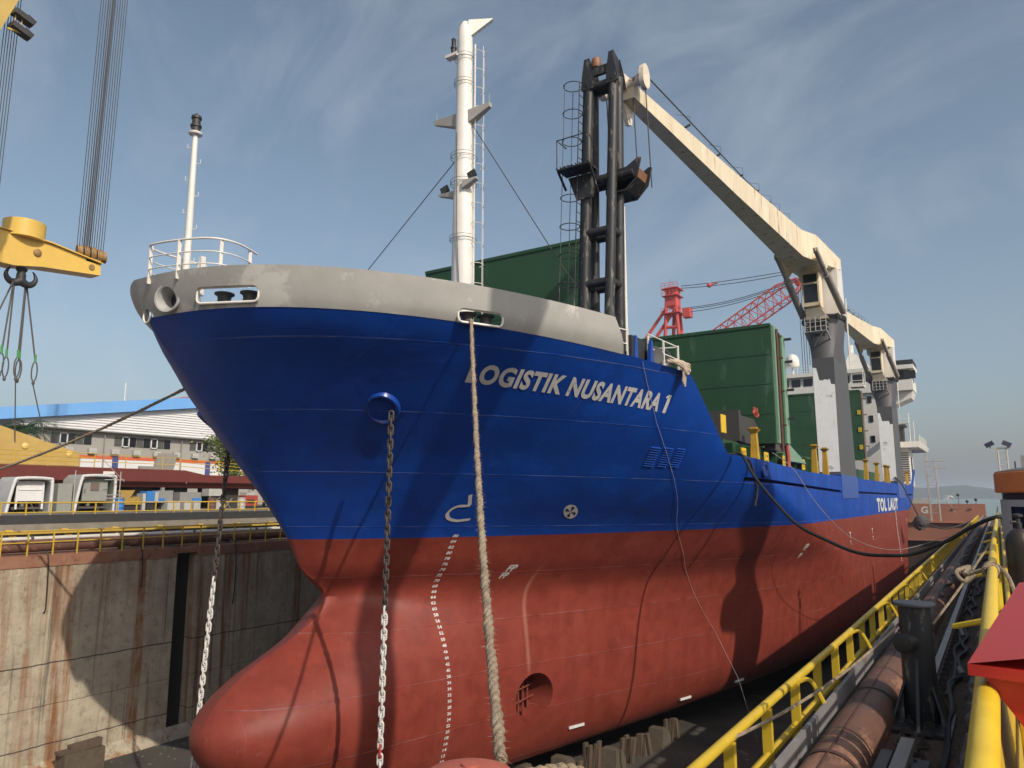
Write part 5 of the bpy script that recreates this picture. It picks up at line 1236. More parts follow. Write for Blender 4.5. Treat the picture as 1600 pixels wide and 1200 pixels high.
# rusty channel (half-round trunking) between kerb and crane rail
def pipe_mat():
    return mat("rust_channel", (.185, .082, .05), (.085, .048, .038), 1.1, .6, bump=.35, bscale=8, rust=(.29, .145, .09), rustcut=.56, rustscale=1.6, ruststretch=(1, .3, 1))
mb = MB(); sec = [(-.30, -.12)] + [(.30 * math.cos(a), .27 * math.sin(a) - .02) for a in [math.pi - i * math.pi / 14 for i in range(15)]] + [(.30, -.12)]
rows = [[(-1.68 + u, y, 7.12 + w) for u, w in sec] for y in [1 + 1.25 * k for k in range(100)]]
mb.grid(rows); pc = mb.build("pipe_trunking", pipe_mat(), loc=(-1.58, 10, 7.0)); tag(pc, "long rust-brown pipe lying between the gray kerb and the crane rail on the near quay", "pipe")
mb = MB()
for y in [2.3 + 3.1 * k for k in range(38)]: mb.grid([[(-1.68 + u * 1.03, y + d, 7.12 + w * 1.03 + .006) for u, w in sec] for d in (0, .09)])
mb.build("pipe_band", mat("rust_dark", (.09, .045, .03), (.06, .03, .025), 4), pc)
mb = MB(); mb.tube([(-1.68, 6.2, 7.372), (-1.70, 40, 7.372), (-1.68, 110, 7.372)], .012, 5); mb.build("pipe_seam", mat("rust_dark", (.09, .045, .03)), pc)
# crane rail
cr = root("crane_rail", (-1.1, 40, 7.0), "worn gray crane rail with clips running along the near quay past the black post", "rail")
rm = mat("rail_steel", (.30, .275, .255), (.20, .175, .155), 3, .45)
mb = MB(); mb.box(-1.15, -1.05, 13.2, 127, 7.14, 7.20); mb.box(-1.115, -1.085, 13.2, 127, 7.05, 7.14); mb.box(-1.19, -1.01, 13.2, 127, 7.003, 7.05)
mb.box(-1.17, -1.03, 1, 10.0, 7.16, 7.23); mb.box(-1.13, -1.07, 1, 10, 7.05, 7.16); mb.box(-1.22, -.98, 1, 10, 7.003, 7.05)
mb.build("rail_head", rm, cr, smooth=False)
mb = MB(); mb.box(-1.02, -.86, 3, 9.6, 7.06, 7.13); mb.box(-1.36, -1.24, 3, 9.8, 7.05, 7.12); mb.build("rail_plate", mat("plate_gray", (.13, .125, .125), (.08, .075, .07), 4, .6), cr, smooth=False)
for k in range(90):
    y = 2.6 + k * .46
    for s, x in ((1, -.99), (-1, -1.21)):
        if s < 0 and k >= 30: continue
        if s > 0 and k >= 70: continue
        mb = MB(); mb.hexa([(x - .07, y - .05, 7.052), (x + .07, y - .05, 7.052), (x + .07, y + .05, 7.052), (x - .07, y + .05, 7.052), (x - .03, y - .04, 7.11), (x + .03, y - .04, 7.11), (x + .03, y + .04, 7.11), (x - .03, y + .04, 7.11)]); mb.rod((x, y, 7.1), (x, y, 7.15), .018, 6)
        mb.build("rail_clip", mat("clip_rust", (.07, .045, .035), (.04, .03, .025), 6, .8), cr, smooth=False)
mb = MB(); rr = random.Random(2)
for k in range(60):
    y = 3 + k * .62; mb.hexa([(-.62 + rr.uniform(-.06, .05), y, 7.003), (-.32, y, 7.003), (-.32, y + .56, 7.003), (-.6 + rr.uniform(-.07, .06), y + .56, 7.003), (-.56 + rr.uniform(-.05, .06), y + .02, 7.16 + rr.uniform(-.03, .03)), (-.34, y + .01, 7.19), (-.34, y + .55, 7.19), (-.55 + rr.uniform(-.06, .06), y + .53, 7.15 + rr.uniform(-.04, .03))])
tag(mb.build("concrete_edge", mat("broken_concrete", (.24, .215, .18), (.13, .115, .10), 5, .9, bump=.5), smooth=False), "broken pale concrete edge strip between the crane rail and the yellow handrail", "kerb")
mb = MB(); mb.box(-1.98, -.36, 1, 127, 7.0015, 7.012); tag(mb.build("ballast_strip", mat("rusty_dirt", (.12, .07, .045), (.055, .037, .027), 7, .95, bump=.8, bscale=30), smooth=False), kind="structure")
rr = random.Random(9); mb = MB()
for k in range(420):
    x = rr.choice((rr.uniform(-1.32, -1.22), rr.uniform(-.95, -.62))); y = 3 + 40 * rr.random() ** 1.6; s = rr.uniform(.012, .045)
    q = [Vector((x, y, 7.012)) + Vector((rr.uniform(-1, 1), rr.uniform(-1, 1), 0)) * s for _ in range(4)]; mb.add([p for p in q] + [Vector((x, y, 7.012 + s * 1.1))], [(0, 1, 4), (1, 2, 4), (2, 3, 4), (3, 0, 4)])
tag(mb.build("rail_debris", mat("rust_chip", (.12, .07, .045), (.2, .15, .11), 9, .9), smooth=False), kind="stuff")
# black post
po = root("mooring_post", (-1.08, 11.6, 7.0), "black steel post with a flat disc top and a cross pin, on the near quay", "bollard")
mb = MB(); mb.lathe((-1.08, 11.6, 7.003), [(.215, 0), (.205, .5), (.195, 1.50)], 28); mb.build("post_body", blackp, po)
mb = MB(); mb.lathe((-1.08, 11.6, 8.505), [(.10, 0), (.255, .01), (.262, .03), (.255, .05), (.1, .055)], 32); mb.build("post_cap", mat("cap_gray", (.13, .13, .135), (.08, .08, .08), 6, .5), po)
mb = MB(); d = Vector((-.35, -.93, 0)).normalized(); c = Vector((-1.08, 11.6, 8.06)); mb.lathe(c - d * .30, [(.105, 0), (.115, .05), (.115, .64), (.125, .645), (.125, .69), (.10, .70)], 20, d); mb.build("cross_pin", blackp, po)
mb = MB(); mb.box(-1.5, -.72, 10.9, 12.1, 7.013, 7.06)
for x in (-1.42, -.80): mb.prism([(x, 11.2, 7.06), (x, 12.0, 7.06), (x + (.22 if x < -1 else -.22), 11.6, 7.75)], (.03, 0, 0))
mb.prism([(-1.1, 11.40, 7.06), (-1.1, 10.95, 7.06), (-1.1, 11.4, 7.85)], (.04, 0, 0)); mb.build("post_gusset", blackp, po, smooth=False)
mb = MB(); mb.lathe((-.62, 9.0, 7.13), [(.11, 0), (.12, .03), (.12, .42), (.10, .44)], 20, (.5, .8, 0.1)); tag(mb.build("pipe_offcut", dark), "short black pipe offcut lying on the rail bed in front of the black post", "pipe")

# yellow handrail beside the photographer's walkway
hr = root("walkway_handrail", (-.08, 10, 8.3), "bright yellow walkway handrail in the lower right foreground, a rope lashed round it", "railing")
hy_ = mat("bright_yellow", (.72, .50, .025), (.60, .40, .02), 4, .42, rust=(.22, .12, .04), rustcut=.645, rustscale=9, bump=.15)
mb = MB(); mb.tube(smooth_path([(-.085, .8, 9.33), (-.082, 3, 9.35), (-.085, 4.6, 9.37), (-.095, 8, 9.35), (-.11, 12, 9.33), (-.10, 24, 9.35), (-.10, 60, 9.35)], 8), .036, 16); mb.build("top_rail", hy_, hr)
mb = MB(); mb.tube(smooth_path([(.03, .8, 8.86), (.03, 3, 8.90), (.02, 6, 8.92), (.0, 12, 8.9), (0, 60, 8.9)], 6), .03, 12); mb.build("mid_rail", hy_, hr)
mb = MB(); mb.grid([[(.012 + .035 * math.sin(y * 1.9), y, 8.42), (-.01 + .02 * math.sin(y * 1.3 + 1), y, 8.75), (-.06, y, 9.30)] for y in [1.6 + .2 * k for k in range(16)]]); mb.build("side_sheet", mat("sheet_yellow", (.58, .38, .03), (.42, .28, .025), 5, .5), hr)
for y in (1.7, 5.2, 8.8, 12.4, 16, 20):
    mb = MB(); mb.tube([(-.09, y, 7.0), (-.09, y, 9.32)], .028, 8); mb.build("post", hy_, hr)
    mb = MB(); mb.rod((-.09, y + .5, 9.2), (-.32, y + .6, 9.12), .018, 6); mb.build("rail_bracket", hy_, hr)
mb = MB(); mb.box(.02, 60, -20, 90, 8.2, 8.3); tag(mb.build("walkway_floor", mat("walk_gray", (.12, .115, .11), (.08, .075, .07), 3, .8), smooth=False), kind="structure")
lp = [(-2.28, 7.3, 7.72), (-1.9, 8.6, 7.75), (-1.30, 11.45, 8.28)]; mb = MB(); mb.tube(bez(lp[0], (-1.28, 11.6, 8.25), .12, 18), .017, 7)
mb.tube(bez((-.88, 11.65, 8.28), (-.16, 13.0, 9.30), .03, 12), .017, 7)
rx = mb.build("thin_rope", ropem); tag(rx, "thin tan rope stretched from the yellow railing past the black post to the handrail", "rope")
mb = MB()
for k in range(3): mb.tube([(-.105 + .055 * math.cos(a), 7.55 + .10 * k + .02 * math.sin(a * 2), 9.34 + .055 * math.sin(a)) for a in [j * math.pi / 8 for j in range(16)]], .018, 6, closed=True)
mb.tube(smooth_path([(-.15, 7.6, 9.35), (-.3, 7.62, 9.30), (-.26, 7.7, 9.36), (-.36, 7.6, 9.32), (-.3, 7.5, 9.25), (-.22, 7.55, 9.3)], 5), .018, 6)
mb.tube(smooth_path([(-.08, 7.7, 9.4), (.02, 7.4, 9.3), (.08, 6.6, 9.0), (.10, 6.0, 8.6)], 5), .016, 6)
tag(mb.build("rope_lashing", ropem), "tan rope lashing knotted round the bright yellow handrail", "rope")
# red cabinet at the right edge
rc_ = root("red_cabinet", (.35, 3.2, 8.3), "red steel cabinet with an overhanging lid, at the right edge beside the yellow handrail", "cabinet")
redm = mat("cabinet_red", (.50, .028, .02), (.42, .024, .018), 3, .38)
e1 = Vector((math.sin(R(9.7)), math.cos(R(9.7)), 0)); e2 = Vector((e1.y, -e1.x, 0)); A = Vector((-.125, 2.80, 9.445))
P3 = A + e1 * .99; up = Vector((0, 0, .165)); th = Vector((0, 0, -.034))
lift = e2 * .55 + Vector((0, 0, .13)); mb = MB(); mb.prism([A, P3, P3 + up], lift); mb.hexa([A + th, A + e2 * .55 + th, P3 + e2 * .55 + th, P3 + th, A - up * .001, A + e2 * .55 - up * .001, P3 + e2 * .55 - up * .001, P3 - up * .001]); mb.build("cabinet_lid", redm, rc_, smooth=False)
q0 = A + e2 * .035 + e1 * .03 + th * 1.02
mb = MB(); mb.prism([q0, q0 + e2 * .25 + Vector((0, 0, -.36)), q0 + e2 * .48 + Vector((0, 0, -.36)), q0 + e2 * .48], e1 * .9); mb.build("cabinet_body", redm, rc_, smooth=False)
mb = MB(); q1 = q0 + e2 * .26 + e1 * .1; mb.hexa([Vector((q1.x, q1.y, 8.303)), Vector((q1.x, q1.y, 8.303)) + e2 * .2, Vector((q1.x, q1.y, 8.303)) + e2 * .2 + e1 * .7, Vector((q1.x, q1.y, 8.303)) + e1 * .7, q1 + Vector((0, 0, -.36)), q1 + e2 * .2 + Vector((0, 0, -.36)), q1 + e2 * .2 + e1 * .7 + Vector((0, 0, -.36)), q1 + e1 * .7 + Vector((0, 0, -.36))]); mb.build("cabinet_leg", dark, rc_, smooth=False)
# gas bottles
def bottle(name, label, x, y, r, m):
    rt = root(name, (x, y, 8.3), label, "gas bottle")
    mb = MB(); mb.lathe((x, y, 8.303), [(r * .96, 0), (r, .03), (r, 1.18), (r * .98, 1.24), (r * .86, 1.30), (r * .55, 1.35), (r * .3, 1.365)], 24); mb.build("bottle_body", m, rt)
    mb = MB(); mb.lathe((x, y, 9.67), [(.028, 0), (.03, .05), (.02, .06), (.02, .1), (.045, .11), (.045, .13), (.012, .14)], 14); mb.rod((x, y, 9.73), (x - .06, y - .02, 9.73), .014); mb.build("valve", dark, rt)
bottle("gas_bottle", "dark brown gas bottle with a black valve standing beside the yellow handrail", .135, 8.5, .118, mat("bottle_brown", (.030, .022, .018), (.045, .032, .024), 4, .45))
bottle("gas_bottle", "blue gas bottle beside the dark brown one at the right edge", .27, 8.15, .118, mat("bottle_blue", (.012, .05, .20), None, rough=.4))
# cabin with orange round top
cb = root("round_cabin", (1.4, 14.2, 8.3), "gray cabin with a rounded orange roof band and dark window at the right edge", "cabin")
cgm = mat("cabin_gray", (.46, .47, .48), (.38, .39, .40), 2, .55)
mb = MB(); mb.lathe((1.42, 14.3, 8.303), [(1.40, 0), (1.40, 1.62)], 40); mb.build("cabin_body", cgm, cb)
mb = MB(); mb.lathe((1.42, 14.3, 9.925), [(1.36, 0), (1.36, .10)], 40); mb.build("shadow_gap", dark, cb)
mb = MB(); mb.lathe((1.42, 14.3, 10.03), [(1.44, 0), (1.46, .02), (1.46, .30), (1.44, .325)], 48); mb.build("roof_band", mat("cabin_orange", (.80, .24, .06), (.68, .19, .05), 2, .5), cb)
mb = MB(); mb.lathe((1.42, 14.3, 10.36), [(1.44, 0), (1.2, .05), (.6, .09), (.02, .10)], 40); mb.build("roof_dome", mat("dome_gray", (.11, .10, .10), (.08, .08, .08), 3), cb)
mb = MB(); 
for a0, a1 in ((R(205), R(250)),):
    q = [a0 + (a1 - a0) * i / 8 for i in range(9)]; mb.grid([[(1.42 + 1.405 * math.cos(a), 14.3 + 1.405 * math.sin(a), z) for a in q] for z in (9.0, 9.82)])
mb.build("cabin_window", glass, cb)
# light tower beyond the cabin
lt = root("light_tower", (.33, 40, 8.3), "white ladder-like light tower with two tilted floodlights above the orange-banded cabin", "light tower")
mb = MB()
for x in (.17, .50): mb.rod((x, 40, 8.3), (x - .02, 40, 12.15), .03, 6)
z = 8.6
while z < 12.1: mb.rod((.17, 40, z), (.50, 40, z), .018, 5); z += .28
mb.beam((-.05, 40, 12.15), (.62, 40, 12.15), .06); mb.build("ladder_mast", mat("tower_white", (.62, .58, .48), (.5, .45, .36), 5), lt)
for x, s in ((-.18, -1), (.48, 1)):
    mb = MB(); mb.obox((x + .03, 39.95, 12.34), (.16, 0, -.08 * -s * -1), (0, .05, 0), (.05 * s, .02, .09)); mb.rod((x + .06, 40, 12.15), (x + .05, 40, 12.3), .02); mb.build("floodlight", mat("lamp_navy", (.03, .03, .06)), lt)
mb = MB(); mb.rod((.75, 40, 8.3), (.75, 40, 11.55), .03); tag(mb.build("thin_post", dark), "thin dark post just right of the white light tower", "post")
# hidden sheds along the quay, added for the shade they cast on the hull
sh = root("shade_shed", (3, 55, 8.3), "added gray shed row hidden behind the orange-banded cabin, shading the hull", "building")
mb = MB(); mb.box(1.0, 4, 34, 56, 8.3, 10.9); mb.box(1.0, 4, 58.2, 78, 8.3, 10.7); mb.build("shed_wall", cgm, sh, smooth=False)
mb = MB(); mb.box(.8, 4.2, 33.8, 56.2, 10.903, 11.0); mb.box(.8, 4.2, 58.1, 78.2, 10.703, 10.8); mb.build("shed_roof", graym, sh, smooth=False)
mb = MB(); mb.prism([(1.4, 57.0, 8.3), (1.4, 57.8, 8.3), (1.4, 57.5, 12.6), (1.4, 57.25, 12.6)], (.3, 0, 0)); tag(mb.build("shade_stack", graym, smooth=False), "slender gray vent stack between the quay sheds", "stack")  # added upright, there only to cast a notch into the hull's shade
for k, (y, z) in enumerate(((17.5, 9.7), (22, 9.5), (27, 10.0))):  # boxes added behind the cabin so the near pipe lies in shade
    mb = MB(); mb.box(.6, 2.6, y, y + 3.6, 8.3, z); mb.box(.55, 2.65, y - .05, y + 3.65, z + .003, z + .06); tag(mb.build("shade_box", graym, smooth=False), "gray box added behind the cabin to keep the near pipe in shade", "box", "added shade boxes behind the cabin")
# unseen crane legs, added and outlined to cast the shadow bands on the hull
pg = root("unseen_crane", (7.5, 19, 7.0), "unseen yellow crane legs on the near quay, shaped to shade the hull", "crane")
mb = MB(); mb.prism([(5.7, y, z) for y, z in ((7.3, 7), (8.5, 7), (9.3, 24.1), (10.2, 27), (10.85, 29), (11.6, 36), (9.6, 36), (9.0, 29), (9.2, 27), (8.1, 24.1))], (.6, 0, 0)); mb.build("crane_leg", yellow2, pg, smooth=False)
mb = MB(); mb.prism([(5.7, y, z) for y, z in ((30.0, 7), (32.4, 7), (32.6, 15.7), (33.0, 17.8), (30.3, 20.7), (29.06, 21.3), (28.1, 22.1), (26.4, 24.6), (24.3, 24.6), (26.0, 22.4), (27.2, 21.6), (28.9, 20.75), (30.2, 19.3), (29.1, 18.9), (28.85, 17.9), (30.4, 17.4), (30.2, 16))], (.6, 0, 0)); mb.build("crane_leg", yellow2, pg, smooth=False)
mb = MB(); mb.box(7.2, 9, 8, 33, 7.0, 8.3); mb.build("crane_sill", yellow2, pg, smooth=False)

# ------------------------------------------------------------------ chains and ropes on the ship
def chain(name, label, p, z0, z1, zwhite, red=None, sway=0.0):
    rt = root(name, (p[0], p[1], z0), label, "anchor chain")
    mats = {"dark": (MB(), mat("chain_dark", (.035, .030, .026), (.07, .05, .04), 20, .6), "black_links"), "white": (MB(), mat("chain_white", (.66, .65, .62), (.48, .46, .43), 14, .5), "white_links"), "red": (MB(), mat("chain_red", (.45, .03, .03)), "red_link")}
    z = z1; k = 0; pitch = .20
    while z > z0 + .1:
        key = "dark" if z > zwhite else "white"
        if red and abs(z - red) < .12: key = "red"
        mb = mats[key][0]; ang = (k % 2) * math.pi / 2 + .5 + .25 * math.sin(k * .7) + .12 * math.sin(k * 2.3); u = Vector((math.cos(ang), math.sin(ang), 0)); t = (z1 - z) / (z1 - z0)
        c = Vector((p[0] + sway * t, p[1] + sway * .5 * t, z - pitch / 2)); hw, hl = .062, .088
        pts = []
        for s, a0 in ((1, 0), (-1, math.pi)):
            for i in range(7):
                a = a0 + math.pi * i / 6; pts.append(c + u * hw * math.cos(a) + Vector((0, 0, s * hl + hw * math.sin(a))))
        mb.tube(pts, .029, 8, closed=True); mb.rod(c - u * hw, c + u * hw, .022, 6)
        z -= pitch; k += 1
    for mb, m, nm in mats.values():
        if mb.v: mb.build(nm, m, rt)
CPX, CPY = HC.x + HN.x * .30, HC.y + HN.y * .30
chain("anchor_chain", "anchor chain with one red link, hanging from the blue hawse lip", (-14.32, 15.62, 0), -1.4, 12.35, 7.0, 3.35, -.1)
chain("anchor_chain", "anchor chain hanging from the far bow in front of the concrete dock wall", (-20.95, 15.7 - .55, 0), 1.2, 12.0, 7.45, None, -.55)
def fuzzy(pts, r, n=10, twist=40, amp=.10):
    mb = MB(); m = len(pts)
    for s in range(3):   # three laid strands
        q = []
        for i, p in enumerate(pts):
            t = (Vector(pts[min(i + 1, m - 1)]) - Vector(pts[max(i - 1, 0)])).normalized(); u = t.orthogonal().normalized(); w = t.cross(u); a = i * .95 + s * 2.094
            q.append(Vector(p) + (u * math.cos(a) + w * math.sin(a)) * r * (.40 + .08 * math.sin(i * .37)))
        mb.tube(q, [r * (.68 + .10 * math.sin(i * .61 + s) + rr.uniform(-.05, .05)) for i in range(m)], n)
    return mb
rr = random.Random(4)
a = FL[1][0] + FL[1][1] * (-.28) + FL[1][3] * .02 - FL[1][2] * .1; b_ = Vector((-3.27, 4.86, 8.02))
pts = []
for i in range(261):
    t = i / 260; q = a.lerp(b_, t); q.z -= .95 * 4 * t * (1 - t) * (.6 + .4 * t); q += Vector((rr.uniform(-1, 1), rr.uniform(-1, 1), rr.uniform(-1, 1))) * .006; pts.append(q)
inb = a + (-FL[1][3]) * 1.3 + Vector((0, 0, -.1))
pts = [inb.lerp(a, i / 8) for i in range(8)] + pts
mb = fuzzy(pts, .047)
for k in range(3200):     # frayed yarns
    q = pts[int(20 + (len(pts) - 21) * rr.random())]; d = Vector((rr.uniform(-1, 1), rr.uniform(-1, 1), rr.uniform(-1.4, .3))).normalized(); e = q + d * rr.uniform(.06, .115); s = d.orthogonal().normalized() * .004
    mb.add([q - s, q + s, e], [(0, 1, 2)])
tag(mb.build("mooring_hawser", ropem), "thick frayed tan mooring hawser running from the bow fairlead down to the foreground bollard", "rope")
mb = fuzzy([Vector(p) for p in bez((-20.0, 14.13, 13.98), (-37.5, 13.2, 10.4), .35, 180)], .05)
tag(mb.build("mooring_rope", ropem), "tan mooring rope slanting from behind the bow to the left edge over the barge", "rope")
cab_ = smooth_path([(-8.55, 29.3, 11.72), (-8.25, 29.2, 11.55), (-7.65, 28.4, 10.75), (-6.7, 27.6, 9.75), (-5.85, 27.0, 9.0), (-4.9, 26.4, 8.58), (-3.85, 25.8, 8.23), (-2.90, 25.3, 8.22), (-2.2, 25.1, 8.32), (-1.33, 24.8, 8.73), (-.76, 24.6, 9.1), (-.12, 24.3, 9.42), (.1, 24.5, 9.3), (.1, 25, 8.5)], 6)
mb = MB(); mb.tube(cab_, .055, 9); tag(mb.build("power_cable", blackr), "heavy black power cable sagging from the ship's side to the near quay handrail", "cable")
mb = MB(); mb.tube(smooth_path([(-9.3, 30.6, 11.75), (-8.55, 30.8, 11.6), (-8.40, 31.2, 10.9), (-8.35, 31.4, 10.3), (-8.45, 31.3, 9.6)], 6), .05, 8); tag(mb.build("black_hose", blackr), "short black hose end hanging over the blue shell below the slot", "hose")
mb = MB(); mb.tube(smooth_path([(-9.0, 36.9, 12.1), (-8.1, 37, 11.3), (-7.3, 38, 9.6), (-6.2, 40, 8.0), (-4.6, 43, 7.3), (-2.4, 46, 7.9)], 8), .018, 6); tag(mb.build("messenger_line", mat("line_gray", (.25, .22, .2))), "thin line from the shell's top edge curving down behind the heavy black cable", "rope")
mb = MB(); mb.tube(smooth_path([(-8.6, 84, 12.0), (-8.0, 84, 11.2), (-7.2, 84, 9.2), (-6.4, 83.5, 7.75), (-4.6, 85, 6.9), (-2.3, 88, 7.7)], 8), .07, 7); tag(mb.build("stern_line", wirem), "black mooring line dropping from the after crane to the dark fender net", "rope")
mb = MB(); mb.ball((-6.5, 83, 7.6), .62, 8, 1.1); rr = random.Random(8)
for k in range(60):
    d = Vector((rr.gauss(0, 1), rr.gauss(0, 1), rr.gauss(0, 1))).normalized(); p = Vector((-6.5, 83, 7.6)) + d * .6; mb.tube([p, p + d.orthogonal() * .35 + Vector((0, 0, -.1))], .07, 5)
tag(mb.build("fender_net", mat("net_dark", (.06, .055, .06), (.1, .09, .08), 8, .9)), "dark bundled fender net hanging by the ship's stern", "fender")
wl = [(21.89, 14.30), (24.09, 12.54), (28.82, 9.37), (33.07, 6.43), (35.9, 3.52)]
mb = MB(); mb.tube([hp(y, z, .035)[0] for y, z in [(wl[i][0] + (wl[i + 1][0] - wl[i][0]) * j / 20, wl[i][1] + (wl[i + 1][1] - wl[i][1]) * j / 20) for i in range(4) for j in range(20)]] + [Vector((-11.0, 36.4, 1.5)), Vector((-10.4, 37.0, -1.4))], .007, 5)
tag(mb.build("heaving_line", mat("line_pale", (.45, .45, .47))), "thin pale line running down the shell beside the name's last letters", "rope")

# foreground bollard and coil on their pier
mb = MB(); mb.box(-4.3, -2.62, 1.0, 5.25, -1.5, 7.45); tag(mb.build("bollard_pier", conc, smooth=False), "concrete pier carrying the foreground bollard and rope coil", "pier")
fb = root("capstan_bollard", (-3.26, 4.45, 7.45), "round salmon-red bollard head at the bottom edge, the thick hawser ending beside it", "bollard")
mb = MB(); mb.lathe((-3.26, 4.45, 7.453), [(.30, 0), (.26, .08), (.20, .2), (.20, .38), (.32, .48), (.335, .54), (.30, .60), (.18, .64), (.02, .65)], 36); mb.build("bollard_body", mat("salmon_red", (.46, .13, .085), (.38, .10, .065), 3, .55), fb)
mb = MB(); mb.rod((-3.26, 4.45, 8.08), (-3.26, 4.45, 8.115), .06, 12); mb.build("bollard_cap", mat("salmon_red", (.46, .13, .085)), fb)
mb = MB()
for lay in range(4):
    for ring in range(2):
        rad = .36 - .13 * ring; n = 64
        pts = [Vector((-2.72 + rad * .95 * math.cos(t), 4.72 + rad * .75 * math.sin(t), 7.53 + lay * .145 + .02 * math.sin(3 * t + lay))) for t in [2 * math.pi * i / n for i in range(n)]]
        for s in range(3):
            q = []
            for i, p in enumerate(pts):
                tt = (pts[(i + 1) % n] - pts[i - 1]).normalized(); u = Vector((0, 0, 1)); w = tt.cross(u); a_ = i * 2 * math.pi * 9 / n + s * 2.094
                q.append(p + (u * math.cos(a_) + w * math.sin(a_)) * .034)
            mb.tube(q, .040, 9, closed=True)
tag(mb.build("rope_coil", mat("coil_tan", (.40, .31, .19), (.27, .20, .12), 18, .9, bump=.5, bscale=50)), "coil of thick laid tan rope beside the salmon-red bollard head at the bottom edge", "rope")
# timbers and blocks under the ship
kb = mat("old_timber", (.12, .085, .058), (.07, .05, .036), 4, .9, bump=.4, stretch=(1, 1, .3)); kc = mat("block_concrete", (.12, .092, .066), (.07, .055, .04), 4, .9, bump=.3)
for k in range(16):
    y = 21.5 + k * 5
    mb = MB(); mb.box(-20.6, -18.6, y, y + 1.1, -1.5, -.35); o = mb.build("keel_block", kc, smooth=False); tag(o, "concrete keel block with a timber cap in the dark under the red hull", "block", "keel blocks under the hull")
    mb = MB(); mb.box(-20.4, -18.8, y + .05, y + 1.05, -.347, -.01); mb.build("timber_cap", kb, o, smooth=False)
rr = random.Random(21)
spots = [(-16.9, 25.9, 1.15, 0), (-16.3, 26.6, .8, 1), (-16.0, 27.6, 1.1, 0), (-15.55, 28.1, .8, 1), (-15.3, 29.1, 1.35, 1), (-14.9, 29.9, 1.0, 0), (-14.7, 31.4, 1.1, 1), (-14.5, 32.6, .95, 1), (-14.4, 33.8, .95, 0), (-14.2, 35.2, 1.0, 1)]
for i, (x, y, h, k) in enumerate(spots):
    mb = MB()
    if k: 
        for j in range(4): mb.obox((x + .13 * j, y + .1 * j + rr.uniform(-.1, .1), -1.5 + h / 2 + rr.uniform(-.12, .02)), (.06, .0, 0), (0, .14, 0), (rr.uniform(-.08, .08), rr.uniform(-.1, .1), h / 2))
        o = mb.build("timber_shore", kb, smooth=False); tag(o, "bundle of upright weathered timber shores beside the hull's bilge", "timber", "timber shores at the bilge")
    else:
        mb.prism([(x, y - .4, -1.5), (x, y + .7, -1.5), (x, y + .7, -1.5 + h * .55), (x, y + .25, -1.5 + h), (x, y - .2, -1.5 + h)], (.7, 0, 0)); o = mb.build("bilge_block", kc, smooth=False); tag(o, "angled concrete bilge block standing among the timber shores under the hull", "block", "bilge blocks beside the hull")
for (y, z) in ((27.0, .62), (34.0, .45), (38.5, .5)):
    p, n = hp(y, z + .35, .03); mb = MB(); q_ = hp(y + .8, z + .35, .03)[0]; mb.beam(p, q_, .06, .10); mb.build("hull_anode", mat("anode_white", (.6, .6, .58)), hull, smooth=False)
db = root("concrete_block", (-33.4, 17.7, -1.5), "weathered concrete block with a brown timber on top, at the foot of the dock wall", "block")
mb = MB(); mb.box(-33.9, -33.1, 17.0, 18.65, -1.5, -.62); mb.build("block_body", kc, db, smooth=False)
mb = MB(); mb.obox((-33.45, 17.95, -.46), (.16, 0, 0), (.05, .62, .03), (0, 0, .15)); mb.obox((-33.5, 17.6, -.55), (.2, 0, 0), (0, .75, 0), (0, 0, .06)); mb.build("timber", kb, db, smooth=False)
mb = MB(); rr = random.Random(31)
for k in range(90):
    x = -34.3 + rr.random() ** 1.5 * 3.2; y = 15 + 9 * rr.random(); s = rr.uniform(.03, .13)
    q = [Vector((x, y, -1.5)) + Vector((math.cos(t), math.sin(t), 0)) * s * rr.uniform(.6, 1.1) for t in (0, 1.2, 2.5, 3.7, 5)]; mb.add(q + [Vector((x, y, -1.5 + s * .5))], [(i, (i + 1) % 5, 5) for i in range(5)])
tag(mb.build("floor_rubble", mat("rubble", (.13, .11, .09), (.08, .07, .055), 6, .95), smooth=False), kind="stuff")

# ------------------------------------------------------------------ beyond the dock
gt = root("dock_gate", (-18, 128.5, -1.5), "rust-red dock gate closing the far end of the dock, marked with a white G", "gate")
gmt = mat("gate_red", (.38, .165, .105), (.31, .13, .085), .35, .75)
mb = MB(); mb.box(-35, -1.7, 128, 131, 3.7, 9.0); mb.box(-35, -1.7, 127.6, 128, 6.2, 6.32)
mb.box(-35, -1.7, 127.7, 128, 3.55, 3.7); mb.build("gate_skin", gmt, gt, smooth=False)
mb = MB(); mb.box(-35, -1.7, 128.2, 131, -1.5, 3.65); mb.build("gate_base", mat("gate_dark", (.08, .05, .04), (.05, .035, .03), .8), gt, smooth=False)
for x in (-22, -14, -5.9, -3.8):
    mb = MB(); mb.prism([(x, 127.98, 8.3), (x + .5, 127.98, 8.3), (x + .5, 127.98, 8.75)], (0, -.2, 0)); mb.build("gate_bracket", gmt, gt, smooth=False)
v, f = text2d("G", .04); v = norm01(v); mb = MB(); mb.add([(-9.95 + .95 * a, 127.98, 7.55 + 1.05 * c) for a, c in v], f); mb.build("gate_letter", letter, gt, smooth=False)
for x, h in ((-5.0, 1.3), (-3.9, .35), (-2.8, .6)):
    mb = MB(); mb.rod((x, 128.5, 9.0), (x, 128.5, 9 + h), .04, 6); mb.ball((x, 128.5, 9 + h), .22, 6); tag(mb.build("gate_lamp", dark), {1.3: "tallest dark lamp on a thin pole on the rust-red gate", .35: "lowest dark lamp on the rust-red gate, middle of three", .6: "dark lamp on a short pole nearest the quay end of the gate"}[h], "lamp")
mb = MB(); mb.tube(smooth_path([(-6.4, 129, 9), (-6.4, 129, 9.8), (-6.1, 129, 10.1), (-5.8, 129, 10.0), (-5.6, 129, 9.7)], 4), .10, 6); tag(mb.build("gate_davit", white), "small white curved pipe standing on the rust-red gate", "pipe")
